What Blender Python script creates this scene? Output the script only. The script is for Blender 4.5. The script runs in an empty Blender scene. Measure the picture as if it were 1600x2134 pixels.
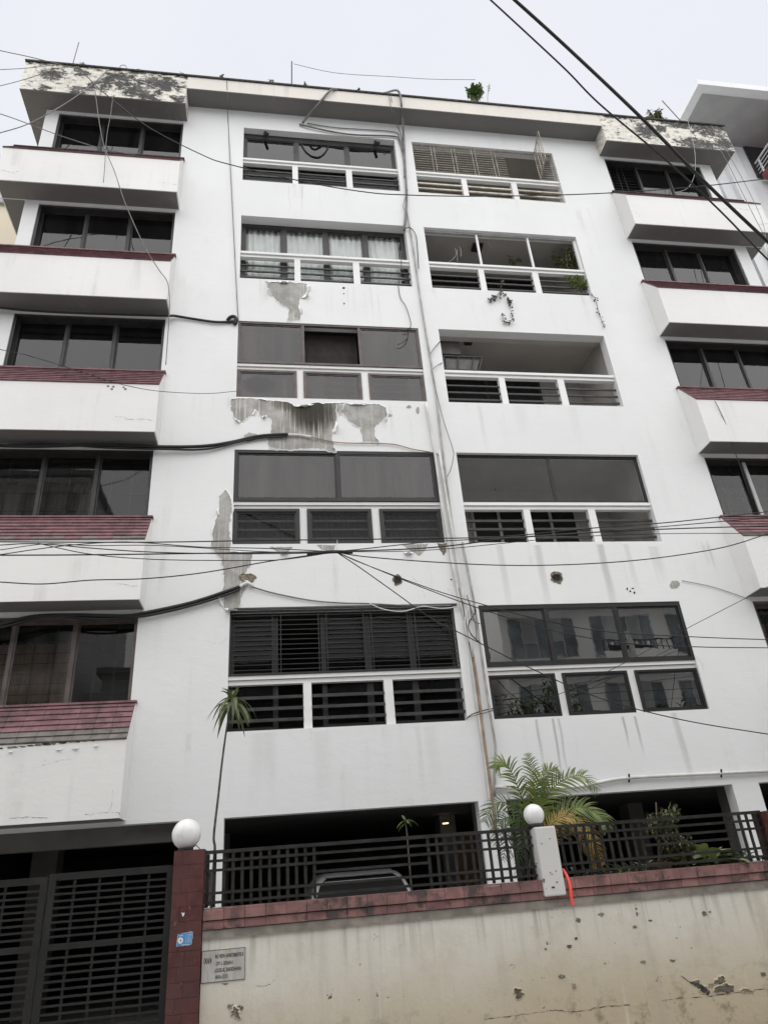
import bpy, bmesh, math, random
from mathutils import Vector, Matrix, noise as mnoise
from mathutils.geometry import tessellate_polygon

random.seed(7)
SC = bpy.context.scene
COL = SC.collection
R = math.radians

# ------------------------------------------------------------------ camera
CAM = Vector((0.6537, -10.8837, 1.6218))
FPX, YAW, PIT, ROL = 1472.04, 0.178081, 0.482192, -0.0833330
_f = Vector((math.sin(YAW)*math.cos(PIT), math.cos(YAW)*math.cos(PIT), math.sin(PIT)))
_r = Vector((math.cos(YAW), -math.sin(YAW), 0)); _u = _r.cross(_f)
_r2 = math.cos(ROL)*_r + math.sin(ROL)*_u
_u2 = -math.sin(ROL)*_r + math.cos(ROL)*_u
cd = bpy.data.cameras.new('camera'); cam = bpy.data.objects.new('camera', cd); COL.objects.link(cam)
cam.matrix_world = Matrix(((_r2.x, _u2.x, -_f.x, CAM.x), (_r2.y, _u2.y, -_f.y, CAM.y), (_r2.z, _u2.z, -_f.z, CAM.z), (0, 0, 0, 1)))
cd.sensor_fit = 'VERTICAL'; cd.sensor_height = 24.0; cd.lens = FPX/2134*24.0
cd.clip_start = 0.05; cd.clip_end = 2000
SC.camera = cam

def P(px, py, y=0.0):
    """measured photo position -> point on the plane that stands at depth y"""
    d = _f + (px-800)/FPX*_r2 - (py-1067)/FPX*_u2
    return CAM + d*((y-CAM.y)/d.y)

# ------------------------------------------------------------------ sky, sun, exposure
SUN_EL, SUN_AZ = 70, 2        # degrees; the sun stands behind the camera, veiled by cloud
wd = bpy.data.worlds.new('World'); SC.world = wd; wd.use_nodes = True
nt = wd.node_tree; nt.nodes.clear()
sky = nt.nodes.new('ShaderNodeTexSky'); sky.sky_type = 'NISHITA'; sky.sun_disc = False
sky.sun_elevation = R(SUN_EL); sky.sun_rotation = R(180 + SUN_AZ)
tc = nt.nodes.new('ShaderNodeTexCoord'); nz = nt.nodes.new('ShaderNodeTexNoise')
nz.inputs['Scale'].default_value = 2.2; nz.inputs['Detail'].default_value = 4; nz.inputs['Roughness'].default_value = 0.45
nt.links.new(tc.outputs['Generated'], nz.inputs['Vector'])
rp = nt.nodes.new('ShaderNodeValToRGB')
rp.color_ramp.elements[0].position = 0.3; rp.color_ramp.elements[0].color = (7.0, 7.2, 7.75, 1)
rp.color_ramp.elements[1].position = 0.7; rp.color_ramp.elements[1].color = (7.45, 7.58, 8.0, 1)
nt.links.new(nz.outputs['Fac'], rp.inputs['Fac'])
mx = nt.nodes.new('ShaderNodeMix'); mx.data_type = 'RGBA'; mx.inputs[0].default_value = 0.95   # cloud cover
nt.links.new(sky.outputs['Color'], mx.inputs[6]); nt.links.new(rp.outputs['Color'], mx.inputs[7])
bg = nt.nodes.new('ShaderNodeBackground'); bg.inputs['Strength'].default_value = 0.05
nt.links.new(mx.outputs[2], bg.inputs['Color'])
wo = nt.nodes.new('ShaderNodeOutputWorld'); nt.links.new(bg.outputs[0], wo.inputs['Surface'])

sd = bpy.data.lights.new('sun', 'SUN'); sd.energy = 1.5; sd.angle = R(115); sd.color = (1.0, 0.975, 0.94)
sun = bpy.data.objects.new('sun', sd); COL.objects.link(sun)
_sd = Vector((math.sin(R(SUN_AZ))*math.cos(R(SUN_EL)), -math.cos(R(SUN_AZ))*math.cos(R(SUN_EL)), math.sin(R(SUN_EL))))
sun.rotation_euler = _sd.to_track_quat('Z', 'Y').to_euler(); sun.location = (0, -8, 30)

vs = SC.view_settings
vs.view_transform = 'Standard'; vs.look = 'None'; vs.exposure = 1.28; vs.gamma = 1.0; vs.use_curve_mapping = False
SC.cycles.max_bounces = 8; SC.cycles.transparent_max_bounces = 12

# ------------------------------------------------------------------ materials
class NT:
    def __init__(s, name):
        s.m = bpy.data.materials.new(name); s.m.use_nodes = True
        s.t = s.m.node_tree; s.t.nodes.clear()
        s.out = s.t.nodes.new('ShaderNodeOutputMaterial')
        s.pos = None
    def n(s, ty, **kw):
        nd = s.t.nodes.new(ty)
        for k, v in kw.items(): setattr(nd, k, v)
        return nd
    def set(s, sock, v):
        if isinstance(v, bpy.types.NodeSocket): s.t.links.new(v, sock)
        else: sock.default_value = v
    def P(s):
        if s.pos is None: s.pos = s.n('ShaderNodeNewGeometry')
        return s.pos.outputs['Position']
    def map(s, sc, loc=(0, 0, 0)):
        m = s.n('ShaderNodeMapping'); s.set(m.inputs['Vector'], s.P()); m.inputs['Scale'].default_value = sc; m.inputs['Location'].default_value = loc
        return m.outputs[0]
    def noise(s, sc=(1, 1, 1), scale=1.0, detail=4, rough=0.55, loc=(0, 0, 0), dist=0.0):
        nd = s.n('ShaderNodeTexNoise'); s.set(nd.inputs['Vector'], s.map(sc, loc))
        nd.inputs['Scale'].default_value = scale; nd.inputs['Detail'].default_value = detail
        nd.inputs['Roughness'].default_value = rough; nd.inputs['Distortion'].default_value = dist
        return nd.outputs['Fac']
    def math(s, op, a, b=0.0, c=0.0, clamp=False):
        nd = s.n('ShaderNodeMath', operation=op); nd.use_clamp = clamp
        for i, v in enumerate((a, b, c)): s.set(nd.inputs[i], v)
        return nd.outputs[0]
    def ramp(s, v, lo, hi, a=0.0, b=1.0, smooth=True):
        nd = s.n('ShaderNodeMapRange'); nd.interpolation_type = 'SMOOTHSTEP' if smooth else 'LINEAR'
        s.set(nd.inputs[0], v)
        for i, q in enumerate((lo, hi, a, b)): nd.inputs[i+1].default_value = q
        return nd.outputs[0]
    def mix(s, f, a, b, mode='MIX'):
        nd = s.n('ShaderNodeMix', data_type='RGBA', blend_type=mode)
        s.set(nd.inputs[0], f)
        for i, v in ((6, a), (7, b)):
            if not isinstance(v, bpy.types.NodeSocket): v = (*v[:3], 1)
            s.set(nd.inputs[i], v)
        return nd.outputs[2]
    def sep(s):
        nd = s.n('ShaderNodeSeparateXYZ'); s.set(nd.inputs[0], s.P()); return nd.outputs
    def bump(s, h, strength=0.3, dist=0.01):
        nd = s.n('ShaderNodeBump'); nd.inputs['Strength'].default_value = strength; nd.inputs['Distance'].default_value = dist
        s.set(nd.inputs['Height'], h); return nd.outputs[0]
    def bsdf(s, col, rough=0.7, metal=0.0, normal=None, spec=0.4, **kw):
        b = s.n('ShaderNodeBsdfPrincipled')
        s.set(b.inputs['Base Color'], col if isinstance(col, bpy.types.NodeSocket) else (*col[:3], 1))
        s.set(b.inputs['Roughness'], rough); b.inputs['Metallic'].default_value = metal
        b.inputs['Specular IOR Level'].default_value = spec
        if normal is not None: s.set(b.inputs['Normal'], normal)
        for k, v in kw.items(): b.inputs[k].default_value = v
        s.t.links.new(b.outputs[0], s.out.inputs['Surface']); return b

def simple(name, col, rough=0.6, metal=0.0, var=0.18, sc=6.0, bump=0.0, spec=0.4):
    k = NT(name); f = k.noise(scale=sc)
    c = k.mix(k.ramp(f, 0.3, 0.7), [v*(1-var) for v in col], [min(1, v*(1+var)) for v in col])
    nrm = k.bump(k.noise(scale=sc*8), bump, 0.004) if bump else None
    k.bsdf(c, rough, metal, nrm, spec); return k.m

def paint(name, col, streaks=(), spots=(), mould=0.0, grime=0.35, crack=0.0, floors=False):
    k = NT(name)
    big = k.noise(scale=0.5, detail=5)
    c = k.mix(k.ramp(big, 0.3, 0.72), [v*0.935 for v in col], col)
    if floors:   # the lowest part was repainted in a cooler, duller white
        Zp = k.sep()[2]
        c = k.mix(k.ramp(k.math('ADD', Zp, k.math('MULTIPLY_ADD', k.noise(scale=1.3, detail=5), .12, -.06)), 3.60, 3.64, 1.0, 0.0), c, [col[0]*.962, col[1]*.97, col[2]*.974])
        rpn = k.noise(sc=(1, 1, .8), scale=.9, detail=3, rough=.4, loc=(11, 0, 3))
        c = k.mix(k.ramp(rpn, .50, .515, 0.0, .38), c, [v*.955 for v in col])
    # soft blotches of rain-washed dirt
    st = k.noise(sc=(5, 5, 0.22), scale=1.0, detail=5, rough=0.6)
    bl = k.noise(scale=1.1, detail=6, rough=0.6, loc=(3, 1, 7))
    g = k.math('MULTIPLY', k.ramp(st, 0.5, 0.78), k.ramp(bl, 0.42, 0.7))
    X, Y, Z = k.sep()
    if floors:      # runs of dirt start under the sills of the storeys
        zz = k.math('MODULO', k.math('ADD', Z, 30.5-3.75), 3.05)
        band = k.ramp(zz, 1.75, 3.0, 0.25, 1.0)
        g = k.math('MULTIPLY', g, band)
    c = k.mix(k.math('MULTIPLY', g, grime), c, (0.30, 0.29, 0.265))
    for (x, z1, ln, w, a) in streaks:
        wob = k.math('MULTIPLY_ADD', k.noise(scale=0.9, detail=2, loc=(x*3, 0, 0)), 0.10, x-0.05)
        dx = k.math('ABSOLUTE', k.math('SUBTRACT', X, wob))
        m = k.ramp(dx, w*0.25, w, 1.0, 0.0)
        m = k.math('MULTIPLY', m, k.ramp(Z, z1-0.01, z1, 1.0, 0.0))
        m = k.math('MULTIPLY', m, k.ramp(Z, z1-ln, z1-ln*0.25, 0.0, 1.0))
        m = k.math('MULTIPLY', m, k.ramp(st, 0.25, 0.6, 0.35, 1.0))
        c = k.mix(k.math('MULTIPLY', m, a), c, (0.27, 0.255, 0.235))
    # tiny pock marks
    sp = k.noise(scale=16, detail=3, rough=0.7, loc=(9, 2, 4))
    c = k.mix(k.math('MULTIPLY', k.ramp(sp, 0.735, 0.76), 0.55), c, (0.2, 0.19, 0.17))
    h = k.noise(scale=26, detail=5, rough=0.6)
    h2 = k.noise(sc=(1, 1, 2.2), scale=3.5, detail=6, rough=0.62, loc=(0, 0, 5))
    hh = k.math('ADD', k.math('MULTIPLY', h, 0.5), k.math('MULTIPLY', h2, 1.6))
    if mould:
        mn = k.noise(sc=(1, 1, 1.6), scale=6.5, detail=10, rough=0.72, loc=(1.7, 0, 2.2), dist=0.25)
        fld = 0.0
        for (x, zc, rx, rz) in spots:
            d = k.math('ADD', k.math('POWER', k.math('MULTIPLY', k.math('SUBTRACT', X, x), 1/rx), 2), k.math('POWER', k.math('MULTIPLY', k.math('SUBTRACT', Z, zc), 1/rz), 2))
            fld = k.math('MAXIMUM', fld, k.ramp(d, 0.0, 2.2, 0.20, 0.0, False))
        tot = k.math('ADD', mn, k.math('MAXIMUM', fld, k.ramp(Z, 18.72, 18.9, 0.0, 0.11)))
        mask = k.ramp(tot, 0.585, 0.61)
        c = k.mix(k.ramp(tot, 0.46, 0.62, 0.0, 0.6), c, (0.20, 0.185, 0.16))
        mask = k.math('MULTIPLY', mask, mould)
        c = k.mix(mask, c, k.mix(k.ramp(k.noise(scale=14, detail=5), 0.4, 0.75), (0.010, 0.0095, 0.009), (0.075, 0.07, 0.06)))
        soft = k.ramp(k.noise(scale=3.0, detail=7, rough=0.7, loc=(8, 8, 1)), 0.48, 0.75)
        c = k.mix(k.math('MULTIPLY', soft, 0.5), c, (0.34, 0.32, 0.28))
        hh = k.math('SUBTRACT', hh, k.math('MULTIPLY', mask, 1.4))
    if crack:
        vo = k.n('ShaderNodeTexVoronoi', feature='DISTANCE_TO_EDGE'); vo.inputs['Scale'].default_value = 0.55
        wv = k.n('ShaderNodeVectorMath', operation='ADD'); nn = k.n('ShaderNodeTexNoise'); nn.inputs['Scale'].default_value = 2.0; nn.inputs['Detail'].default_value = 6
        s_ = k.n('ShaderNodeVectorMath', operation='SCALE'); s_.inputs[3].default_value = 0.7
        k.set(nn.inputs['Vector'], k.P()); k.set(s_.inputs[0], nn.outputs['Color']); k.set(wv.inputs[0], k.P()); k.set(wv.inputs[1], s_.outputs[0])
        k.set(vo.inputs['Vector'], wv.outputs[0])
        cm = k.math('MULTIPLY', k.ramp(vo.outputs['Distance'], 0.0, 0.010, 1.0, 0.0), k.ramp(k.noise(scale=0.8, loc=(4, 4, 4)), 0.5, 0.62))
        c = k.mix(k.math('MULTIPLY', cm, crack), c, (0.12, 0.11, 0.10))
        hh = k.math('SUBTRACT', hh, cm)
    k.bsdf(c, 0.62, 0, k.bump(hh, 0.22, 0.012), 0.35)
    return k.m

WALL = paint('white_wall_paint', (0.757, 0.762, 0.756), floors=True, grime=0.62, crack=0.0, streaks=[
    (4.62, 6.75, 1.6, 0.09, 0.30), (5.32, 6.75, 1.5, 0.10, 0.33), (6.52, 6.75, 1.7, 0.10, 0.45), (7.02, 6.75, 1.2, 0.08, 0.28), (7.55, 6.7, 0.8, 0.16, 0.25),
    (4.75, 3.72, 0.9, 0.03, 0.5), (5.02, 3.72, 1.25, 0.028, 0.6), (5.12, 3.72, 1.1, 0.03, 0.5), (6.2, 3.7, 0.6, 0.03, 0.6), (6.42, 3.7, 0.75, 0.035, 0.6), (7.1, 3.72, 1.5, 0.07, 0.35),
    (0.55, 3.72, 0.9, 0.25, 0.16), (1.4, 3.70, 1.3, 0.18, 0.14), (2.85, 3.7, 1.3, 0.06, 0.16), (3.05, 3.7, 1.1, 0.14, 0.12),
    (1.05, 15.9, 1.2, 0.03, 0.16), (1.33, 15.9, 1.2, 0.025, 0.2), (1.75, 15.9, 0.9, 0.02, 0.16), (2.35, 12.8, 0.9, 0.05, 0.12), (5.5, 9.8, 0.9, 0.18, 0.10), (6.6, 9.8, 1.0, 0.14, 0.10)])
BAND = paint('cream_band_paint', (0.762, 0.757, 0.735), grime=0.45)
MSPOTS = []
for (a, b, rx, ry) in ((262, 172, 20, 16), (280, 188, 26, 14), (335, 175, 42, 14), (305, 200, 26, 10), (250, 160, 30, 8), (110, 155, 24, 12), (170, 152, 16, 7), (165, 188, 16, 8), (372, 206, 14, 7), (195, 180, 12, 10), (222, 172, 14, 16), (92, 184, 10, 6),
                       (1345, 272, 20, 14), (1375, 268, 10, 6), (1480, 272, 34, 12), (1455, 300, 40, 10), (1510, 300, 16, 12), (1420, 262, 40, 5)):
    c = P(a, b, -0.45); e1 = P(a+rx, b, -0.45); e2 = P(a, b+ry, -0.45)
    MSPOTS.append((c.x, c.z, abs(e1.x-c.x), abs(e2.z-c.z)))
FASCIA = paint('mouldy_fascia_paint', (0.74, 0.71, 0.63), mould=1.0, grime=0.6, crack=0.4, spots=MSPOTS)
EAVE = paint('eave_paint', (0.70, 0.66, 0.60), grime=0.5)
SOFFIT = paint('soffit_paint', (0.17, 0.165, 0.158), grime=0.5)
TRIM = paint('white_trim_paint', (0.79, 0.79, 0.775), grime=0.25)
INTW = simple('balcony_wall_paint', (0.40, 0.38, 0.35), 0.8, var=0.08, sc=1.5)
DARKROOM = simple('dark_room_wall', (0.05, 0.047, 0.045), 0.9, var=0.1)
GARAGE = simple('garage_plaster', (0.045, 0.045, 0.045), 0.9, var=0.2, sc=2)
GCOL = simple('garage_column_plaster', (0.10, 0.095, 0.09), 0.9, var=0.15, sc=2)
ALU_BLACK = simple('black_aluminium', (0.014, 0.0135, 0.014), 0.45, 0.0, 0.25, 5)
ALU_DARK = simple('dark_bronze_aluminium', (0.032, 0.030, 0.030), 0.45, 0.0, 0.2, 5)
ALU_BROWN = simple('brown_aluminium', (0.10, 0.082, 0.075), 0.5, 0.0, 0.2, 5)
ALU_GREY = simple('grey_aluminium', (0.42, 0.42, 0.42), 0.45, 0.2, 0.12, 5)
BARM = simple('dark_bar_paint', (0.034, 0.032, 0.031), 0.5, 0, 0.3, 9, 0.1)
BARP = simple('beige_bar_paint', (0.52, 0.48, 0.40), 0.55, 0, 0.25, 7, 0.1)
GRILLE = simple('grille_black_paint', (0.020, 0.019, 0.018), 0.5, 0, 0.3, 10)
GRILLE_W = simple('grille_beige_paint', (0.36, 0.325, 0.275), 0.55, 0, 0.3, 8)
FENCE = simple('fence_dark_paint', (0.021, 0.020, 0.019), 0.42, 0, 0.35, 8, 0.15)
GATEM = simple('gate_grey_paint', (0.0155, 0.0148, 0.0142), 0.45, 0, 0.3, 4, 0.1)
BLACK = simple('black_cable_rubber', (0.015, 0.015, 0.015), 0.55, 0, 0.3, 5)
GREYC = simple('grey_cable_plastic', (0.16, 0.155, 0.15), 0.6, 0, 0.3, 5)
PIPEW = simple('white_pvc', (0.60, 0.59, 0.565), 0.5, 0, 0.15, 4)
PIPEG = simple('grey_pvc', (0.36, 0.35, 0.335), 0.55, 0, 0.25, 4)
PIPEB = simple('rusty_pipe', (0.33, 0.235, 0.175), 0.65, 0, 0.3, 4)
TERRA = simple('terracotta', (0.13, 0.085, 0.065), 0.8, 0, 0.25, 8)
SOIL = simple('soil', (0.05, 0.04, 0.03), 0.95, 0, 0.4, 20, 0.5)
REDHOSE = simple('red_plastic', (0.85, 0.09, 0.075), 0.35, 0, 0.08, 5)
CARP = simple('silver_car_paint', (0.66, 0.665, 0.67), 0.25, 0.0, 0.05, 2, 0, 0.6)
CARB = simple('black_plastic', (0.02, 0.02, 0.02), 0.5)
RUBBER = simple('tyre_rubber', (0.02, 0.02, 0.02), 0.8)
TAIL = simple('tail_light_red', (0.35, 0.02, 0.02), 0.25)
WOODW = simple('brown_panel', (0.20, 0.115, 0.055), 0.6, 0, 0.25, 3)
BARK = simple('bark', (0.12, 0.10, 0.075), 0.9, 0, 0.35, 20, 0.3)
STALK = simple('thin_grey_stalk', (0.085, 0.078, 0.068), 0.85, 0, 0.3, 20, 0.3)
CREAMN = paint('neighbour_cream_paint', (0.66, 0.59, 0.46), grime=0.3)
NWHITE = paint('neighbour_white_paint', (0.76, 0.77, 0.775), grime=0.15)
NGREY = simple('neighbour_soffit_paint', (0.36, 0.36, 0.36), 0.8, 0, 0.06, 2)
NRED = simple('neighbour_red_trim', (0.21, 0.065, 0.065), 0.6, 0, 0.15, 4)
ASPH = simple('pale_bounce_road', (0.36, 0.355, 0.345), 0.9, 0, 0.2, 2, 0.3)  # paler than asphalt so the unseen road bounces light onto the walls
GFLOOR = simple('shade_dark_floor', (0.06, 0.058, 0.055), 0.8, 0, 0.3, 3, 0.2)  # floor darkened so that the shade of the garage sits in its colour
CONCF = simple('concrete_floor', (0.38, 0.372, 0.355), 0.85, 0, 0.2, 3, 0.2)
KERBM = simple('kerb_concrete', (0.32, 0.31, 0.29), 0.85, 0, 0.2, 5, 0.2)

def mk_concrete():
    k = NT('bare_concrete')
    a = k.noise(sc=(34, 34, 0.9), scale=1.0, detail=4, rough=0.6)
    b = k.noise(scale=3.0, detail=7, rough=0.65)
    c = k.mix(k.ramp(b, 0.3, 0.72), (0.27, 0.26, 0.238), (0.46, 0.45, 0.428))
    c = k.mix(k.math('MULTIPLY', k.ramp(a, 0.56, 0.68), 0.8), c, (0.62, 0.61, 0.575))
    c = k.mix(k.math('MULTIPLY', k.ramp(a, 0.28, 0.42, 1, 0), 0.55), c, (0.15, 0.14, 0.125))
    X, Y, Z = k.sep()     # black mould on the patch under the third storey window
    dx = k.math('MULTIPLY', k.math('SUBTRACT', X, 1.42), 1/0.40)
    dz = k.math('MULTIPLY', k.math('SUBTRACT', Z, 9.55), 1/0.42)
    d = k.math('ADD', k.math('POWER', dx, 2), k.math('POWER', dz, 2))
    d = k.math('ADD', d, k.math('MULTIPLY_ADD', a, 2.2, -1.1))
    dx2 = k.math('MULTIPLY', k.math('SUBTRACT', X, 1.05), 1/0.42)
    d2 = k.math('ADD', k.math('ADD', k.math('POWER', dx2, 2), k.math('POWER', k.math('MULTIPLY', k.math('SUBTRACT', Z, 9.72), 1/.22), 2)), k.math('MULTIPLY_ADD', a, 2.4, -1.2))
    c = k.mix(k.math('MULTIPLY', k.ramp(d, 0.25, 2.0, 1, 0), 0.93), c, (0.030, 0.028, 0.018))
    c = k.mix(k.math('MULTIPLY', k.ramp(d2, 0.1, 1.3, 1, 0), 0.8), c, (0.06, 0.055, 0.035))
    k.bsdf(c, 0.9, 0, k.bump(k.noise(scale=40, detail=5), 0.4, 0.006), 0.2)
    return k.m
CONC = mk_concrete()

def mk_rough(name, a, b):
    k = NT(name)
    c = k.mix(k.ramp(k.noise(scale=22, detail=7, rough=0.7), 0.32, 0.68), a, b)
    k.bsdf(c, 0.95, 0, k.bump(k.noise(scale=45, detail=6, rough=0.7), 0.8, 0.012), 0.2); return k.m
PLASTER = mk_rough('broken_plaster', (0.10, 0.085, 0.06), (0.27, 0.235, 0.185))
PLASTER2 = mk_rough('pale_broken_plaster', (0.17, 0.145, 0.11), (0.36, 0.315, 0.25))
PLASTER3 = mk_rough('dark_broken_plaster', (0.07, 0.06, 0.045), (0.20, 0.175, 0.135))
MOULD = mk_rough('black_mould', (0.025, 0.024, 0.02), (0.10, 0.095, 0.085))
HOLE = mk_rough('hole_dark', (0.012, 0.011, 0.010), (0.05, 0.045, 0.04))

def mk_tile(name, a, b, dirt, grey=0.0):
    k = NT(name)
    X, Y, Z = k.sep()
    oi = k.n('ShaderNodeObjectInfo')
    c = k.mix(oi.outputs['Random'], a, b)
    c = k.mix(k.ramp(k.noise(scale=7, detail=5), 0.35, 0.7), c, [v*0.72 for v in a])
    n1 = k.noise(scale=4.5, detail=8, rough=0.72, loc=(2, 5, 1))
    n2 = k.noise(scale=0.9, detail=2, loc=(7, 1, 1))
    m = k.ramp(k.math('ADD', n1, k.ramp(n2, 0.3, 0.7, -0.1, 0.1)), 0.52, 0.64)
    c = k.mix(k.math('MULTIPLY', m, dirt), c, (0.05, 0.045, 0.043))
    sc = k.ramp(k.noise(scale=38, detail=3, rough=0.75, loc=(1, 9, 9)), 0.66, 0.72)
    c = k.mix(k.math('MULTIPLY', sc, 0.35), c, (0.5, 0.40, 0.38))
    k.bsdf(c, 0.62, 0, k.bump(k.noise(scale=30, detail=4), 0.25, 0.004), 0.4)
    return k.m
TILE = mk_tile('maroon_sill_tile', (0.20, 0.105, 0.115), (0.245, 0.13, 0.14), 0.5)
TILEG = mk_tile('bare_grey_sill_tile', (0.17, 0.155, 0.14), (0.21, 0.195, 0.175), 0.6)
COPE = mk_tile('maroon_coping_tile', (0.22, 0.115, 0.108), (0.31, 0.158, 0.142), 0.85)
POSTT = mk_tile('dark_red_post_tile', (0.092, 0.030, 0.027), (0.108, 0.035, 0.031), 0.22)

def mk_boundary():
    k = NT('boundary_wall_paint')
    X, Y, Z = k.sep()
    big = k.noise(scale=0.7, detail=6, rough=0.6)
    t = k.math('ADD', k.ramp(Z, 0.3, 1.25, 0.75, 0.0, False), k.math('ADD', k.math('MULTIPLY_ADD', big, 0.9, -0.45), k.ramp(X, 0.0, 5.5, -0.08, 0.18, False)))
    c = k.mix(k.ramp(t, 0.0, 0.85), (0.665, 0.64, 0.575), (0.49, 0.42, 0.30))
    st = k.noise(sc=(4.5, 4.5, 0.35), scale=1.0, detail=6, rough=0.62)
    c = k.mix(k.math('MULTIPLY', k.ramp(st, 0.5, 0.75), 0.35), c, (0.36, 0.335, 0.285))
    wash = k.noise(sc=(9, 9, 0.5), scale=1.0, detail=5, loc=(5, 5, 1))
    c = k.mix(k.math('MULTIPLY', k.ramp(wash, 0.58, 0.7), 0.35), c, (0.68, 0.645, 0.58))
    gr = k.math('MULTIPLY', k.ramp(k.noise(scale=5, detail=8, rough=0.72, loc=(3, 3, 3)), 0.5, 0.68), k.ramp(k.math('ADD', Z, k.math('MULTIPLY_ADD', big, .5, -.25)), 0.2, 0.85, 1.0, 0.0))
    c = k.mix(k.math('MULTIPLY', gr, 0.8), c, (0.14, 0.12, 0.075))
    drip = k.math('MULTIPLY', k.ramp(k.noise(sc=(14, 14, .35), scale=1.0, detail=5, rough=.6, loc=(1, 8, 3)), 0.50, 0.72), k.ramp(Z, 0.85, 1.28, 0.0, 1.0))
    c = k.mix(k.math('MULTIPLY', drip, 0.5), c, (0.24, 0.215, 0.17))
    blot = k.ramp(k.noise(scale=2.6, detail=8, rough=0.68, loc=(6, 6, 2)), 0.5, 0.72)
    c = k.mix(k.math('MULTIPLY', blot, 0.28), c, (0.40, 0.33, 0.235))
    pk = k.ramp(k.noise(scale=9, detail=7, rough=0.72, loc=(2, 2, 6)), 0.645, 0.665)
    pk = k.math('MULTIPLY', pk, k.ramp(k.noise(scale=0.8, detail=1, loc=(1, 4, 2)), 0.42, 0.6))
    c = k.mix(pk, c, (0.13, 0.115, 0.09))
    h = k.math('SUBTRACT', k.math('ADD', k.math('MULTIPLY', k.noise(scale=5, detail=8, rough=0.66), 2.2), k.math('MULTIPLY', k.noise(scale=34, detail=4), 0.4)), pk)
    k.bsdf(c, 0.8, 0, k.bump(h, 0.32, 0.012), 0.3)
    return k.m
BWALL = mk_boundary()
BEAM = simple('grey_coping_render', (0.235, 0.21, 0.18), 0.9, 0, 0.3, 6, 0.3)
PILLAR = paint('white_pillar_paint', (0.62, 0.61, 0.58), grime=0.9)

def mk_glass(name, ior, tint, film=0.0, filmcol=(0.2, 0.2, 0.2), ripple=0.0, spot=None):
    k = NT(name)
    g = k.n('ShaderNodeNewGeometry')
    fr = k.n('ShaderNodeFresnel'); fr.inputs['IOR'].default_value = ior
    nb = k.math('SUBTRACT', 1.0, g.outputs['Backfacing'])
    fac = k.math('MULTIPLY', fr.outputs[0], nb)
    tr = k.n('ShaderNodeBsdfTransparent'); tr.inputs[0].default_value = (*tint, 1)
    gl = k.n('ShaderNodeBsdfGlossy'); gl.inputs['Roughness'].default_value = 0.0; gl.inputs['Color'].default_value = (1, 1, 1, 1)
    if ripple:
        bm = k.bump(k.noise(sc=(1, 1, 1.6), scale=1.6, detail=2), ripple, 0.02)
        k.set(gl.inputs['Normal'], bm)
    base = tr.outputs[0]
    if film:
        df = k.n('ShaderNodeBsdfDiffuse'); 
        k.set(df.inputs[0], k.mix(k.ramp(k.noise(sc=(1, 1, .5), scale=2.5, detail=4), 0.3, 0.7), [v*0.8 for v in filmcol], filmcol))
        dust = k.math('ADD', k.math('MULTIPLY', k.ramp(k.noise(sc=(5, 5, .5), scale=1.0, detail=5, rough=.6, loc=(2, 2, 9)), .35, .75), film*1.1), film*.45)
        if spot:
            X, Y, Z = k.sep(); q = k.math('ADD', k.math('POWER', k.math('MULTIPLY', k.math('SUBTRACT', X, spot[0]), 1/spot[2]), 2), k.math('POWER', k.math('MULTIPLY', k.math('SUBTRACT', Z, spot[1]), 1/spot[3]), 2))
            q = k.math('ADD', q, k.math('MULTIPLY_ADD', k.noise(scale=7, detail=6, rough=.7), 1.4, -.7)); dust = k.math('MULTIPLY', dust, k.ramp(q, .3, 1.2, .05, 1.0))
        mf = k.n('ShaderNodeMixShader'); k.set(mf.inputs[0], dust)
        k.set(mf.inputs[1], tr.outputs[0]); k.set(mf.inputs[2], df.outputs[0]); base = mf.outputs[0]
    mx = k.n('ShaderNodeMixShader'); k.set(mx.inputs[0], fac); k.set(mx.inputs[1], base); k.set(mx.inputs[2], gl.outputs[0])
    k.t.links.new(mx.outputs[0], k.out.inputs['Surface']); return k.m
GL_DARK = mk_glass('dark_tinted_glass', 1.54, (0.42, 0.42, 0.43), 0.06, (0.10, 0.10, 0.11), 0.02)
GL_GREY = mk_glass('grey_film_glass', 1.55, (0.55, 0.53, 0.51), 0.32, (0.085, 0.075, 0.07), 0.012)
GL_R2 = mk_glass('plain_clear_glass', 1.28, (0.86, 0.86, 0.85), 0.03, (0.15, 0.15, 0.15), 0.02)
GL_MATTE = mk_glass('dull_dark_glass', 1.22, (0.62, 0.62, 0.62), 0.03, (0.06, 0.06, 0.06), 0.02)
GL_SMOKE = mk_glass('smoked_glass', 1.45, (0.72, 0.70, 0.68), 0.04, (0.1, 0.1, 0.1), 0.03)
GL_STAIN = mk_glass('stained_film_glass', 1.55, (0.22, 0.20, 0.30), 0.45, (0.085, 0.075, 0.07), 0.012, (0.40, 10.20, .34, .24))
GL_CLEAR = mk_glass('clear_glass', 1.5, (0.90, 0.90, 0.89), 0.04, (0.2, 0.2, 0.2), 0.03)
GL_MIRROR = mk_glass('reflecting_glass', 3.0, (0.28, 0.30, 0.30), 0.0, (0, 0, 0), 0.045)

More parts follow.
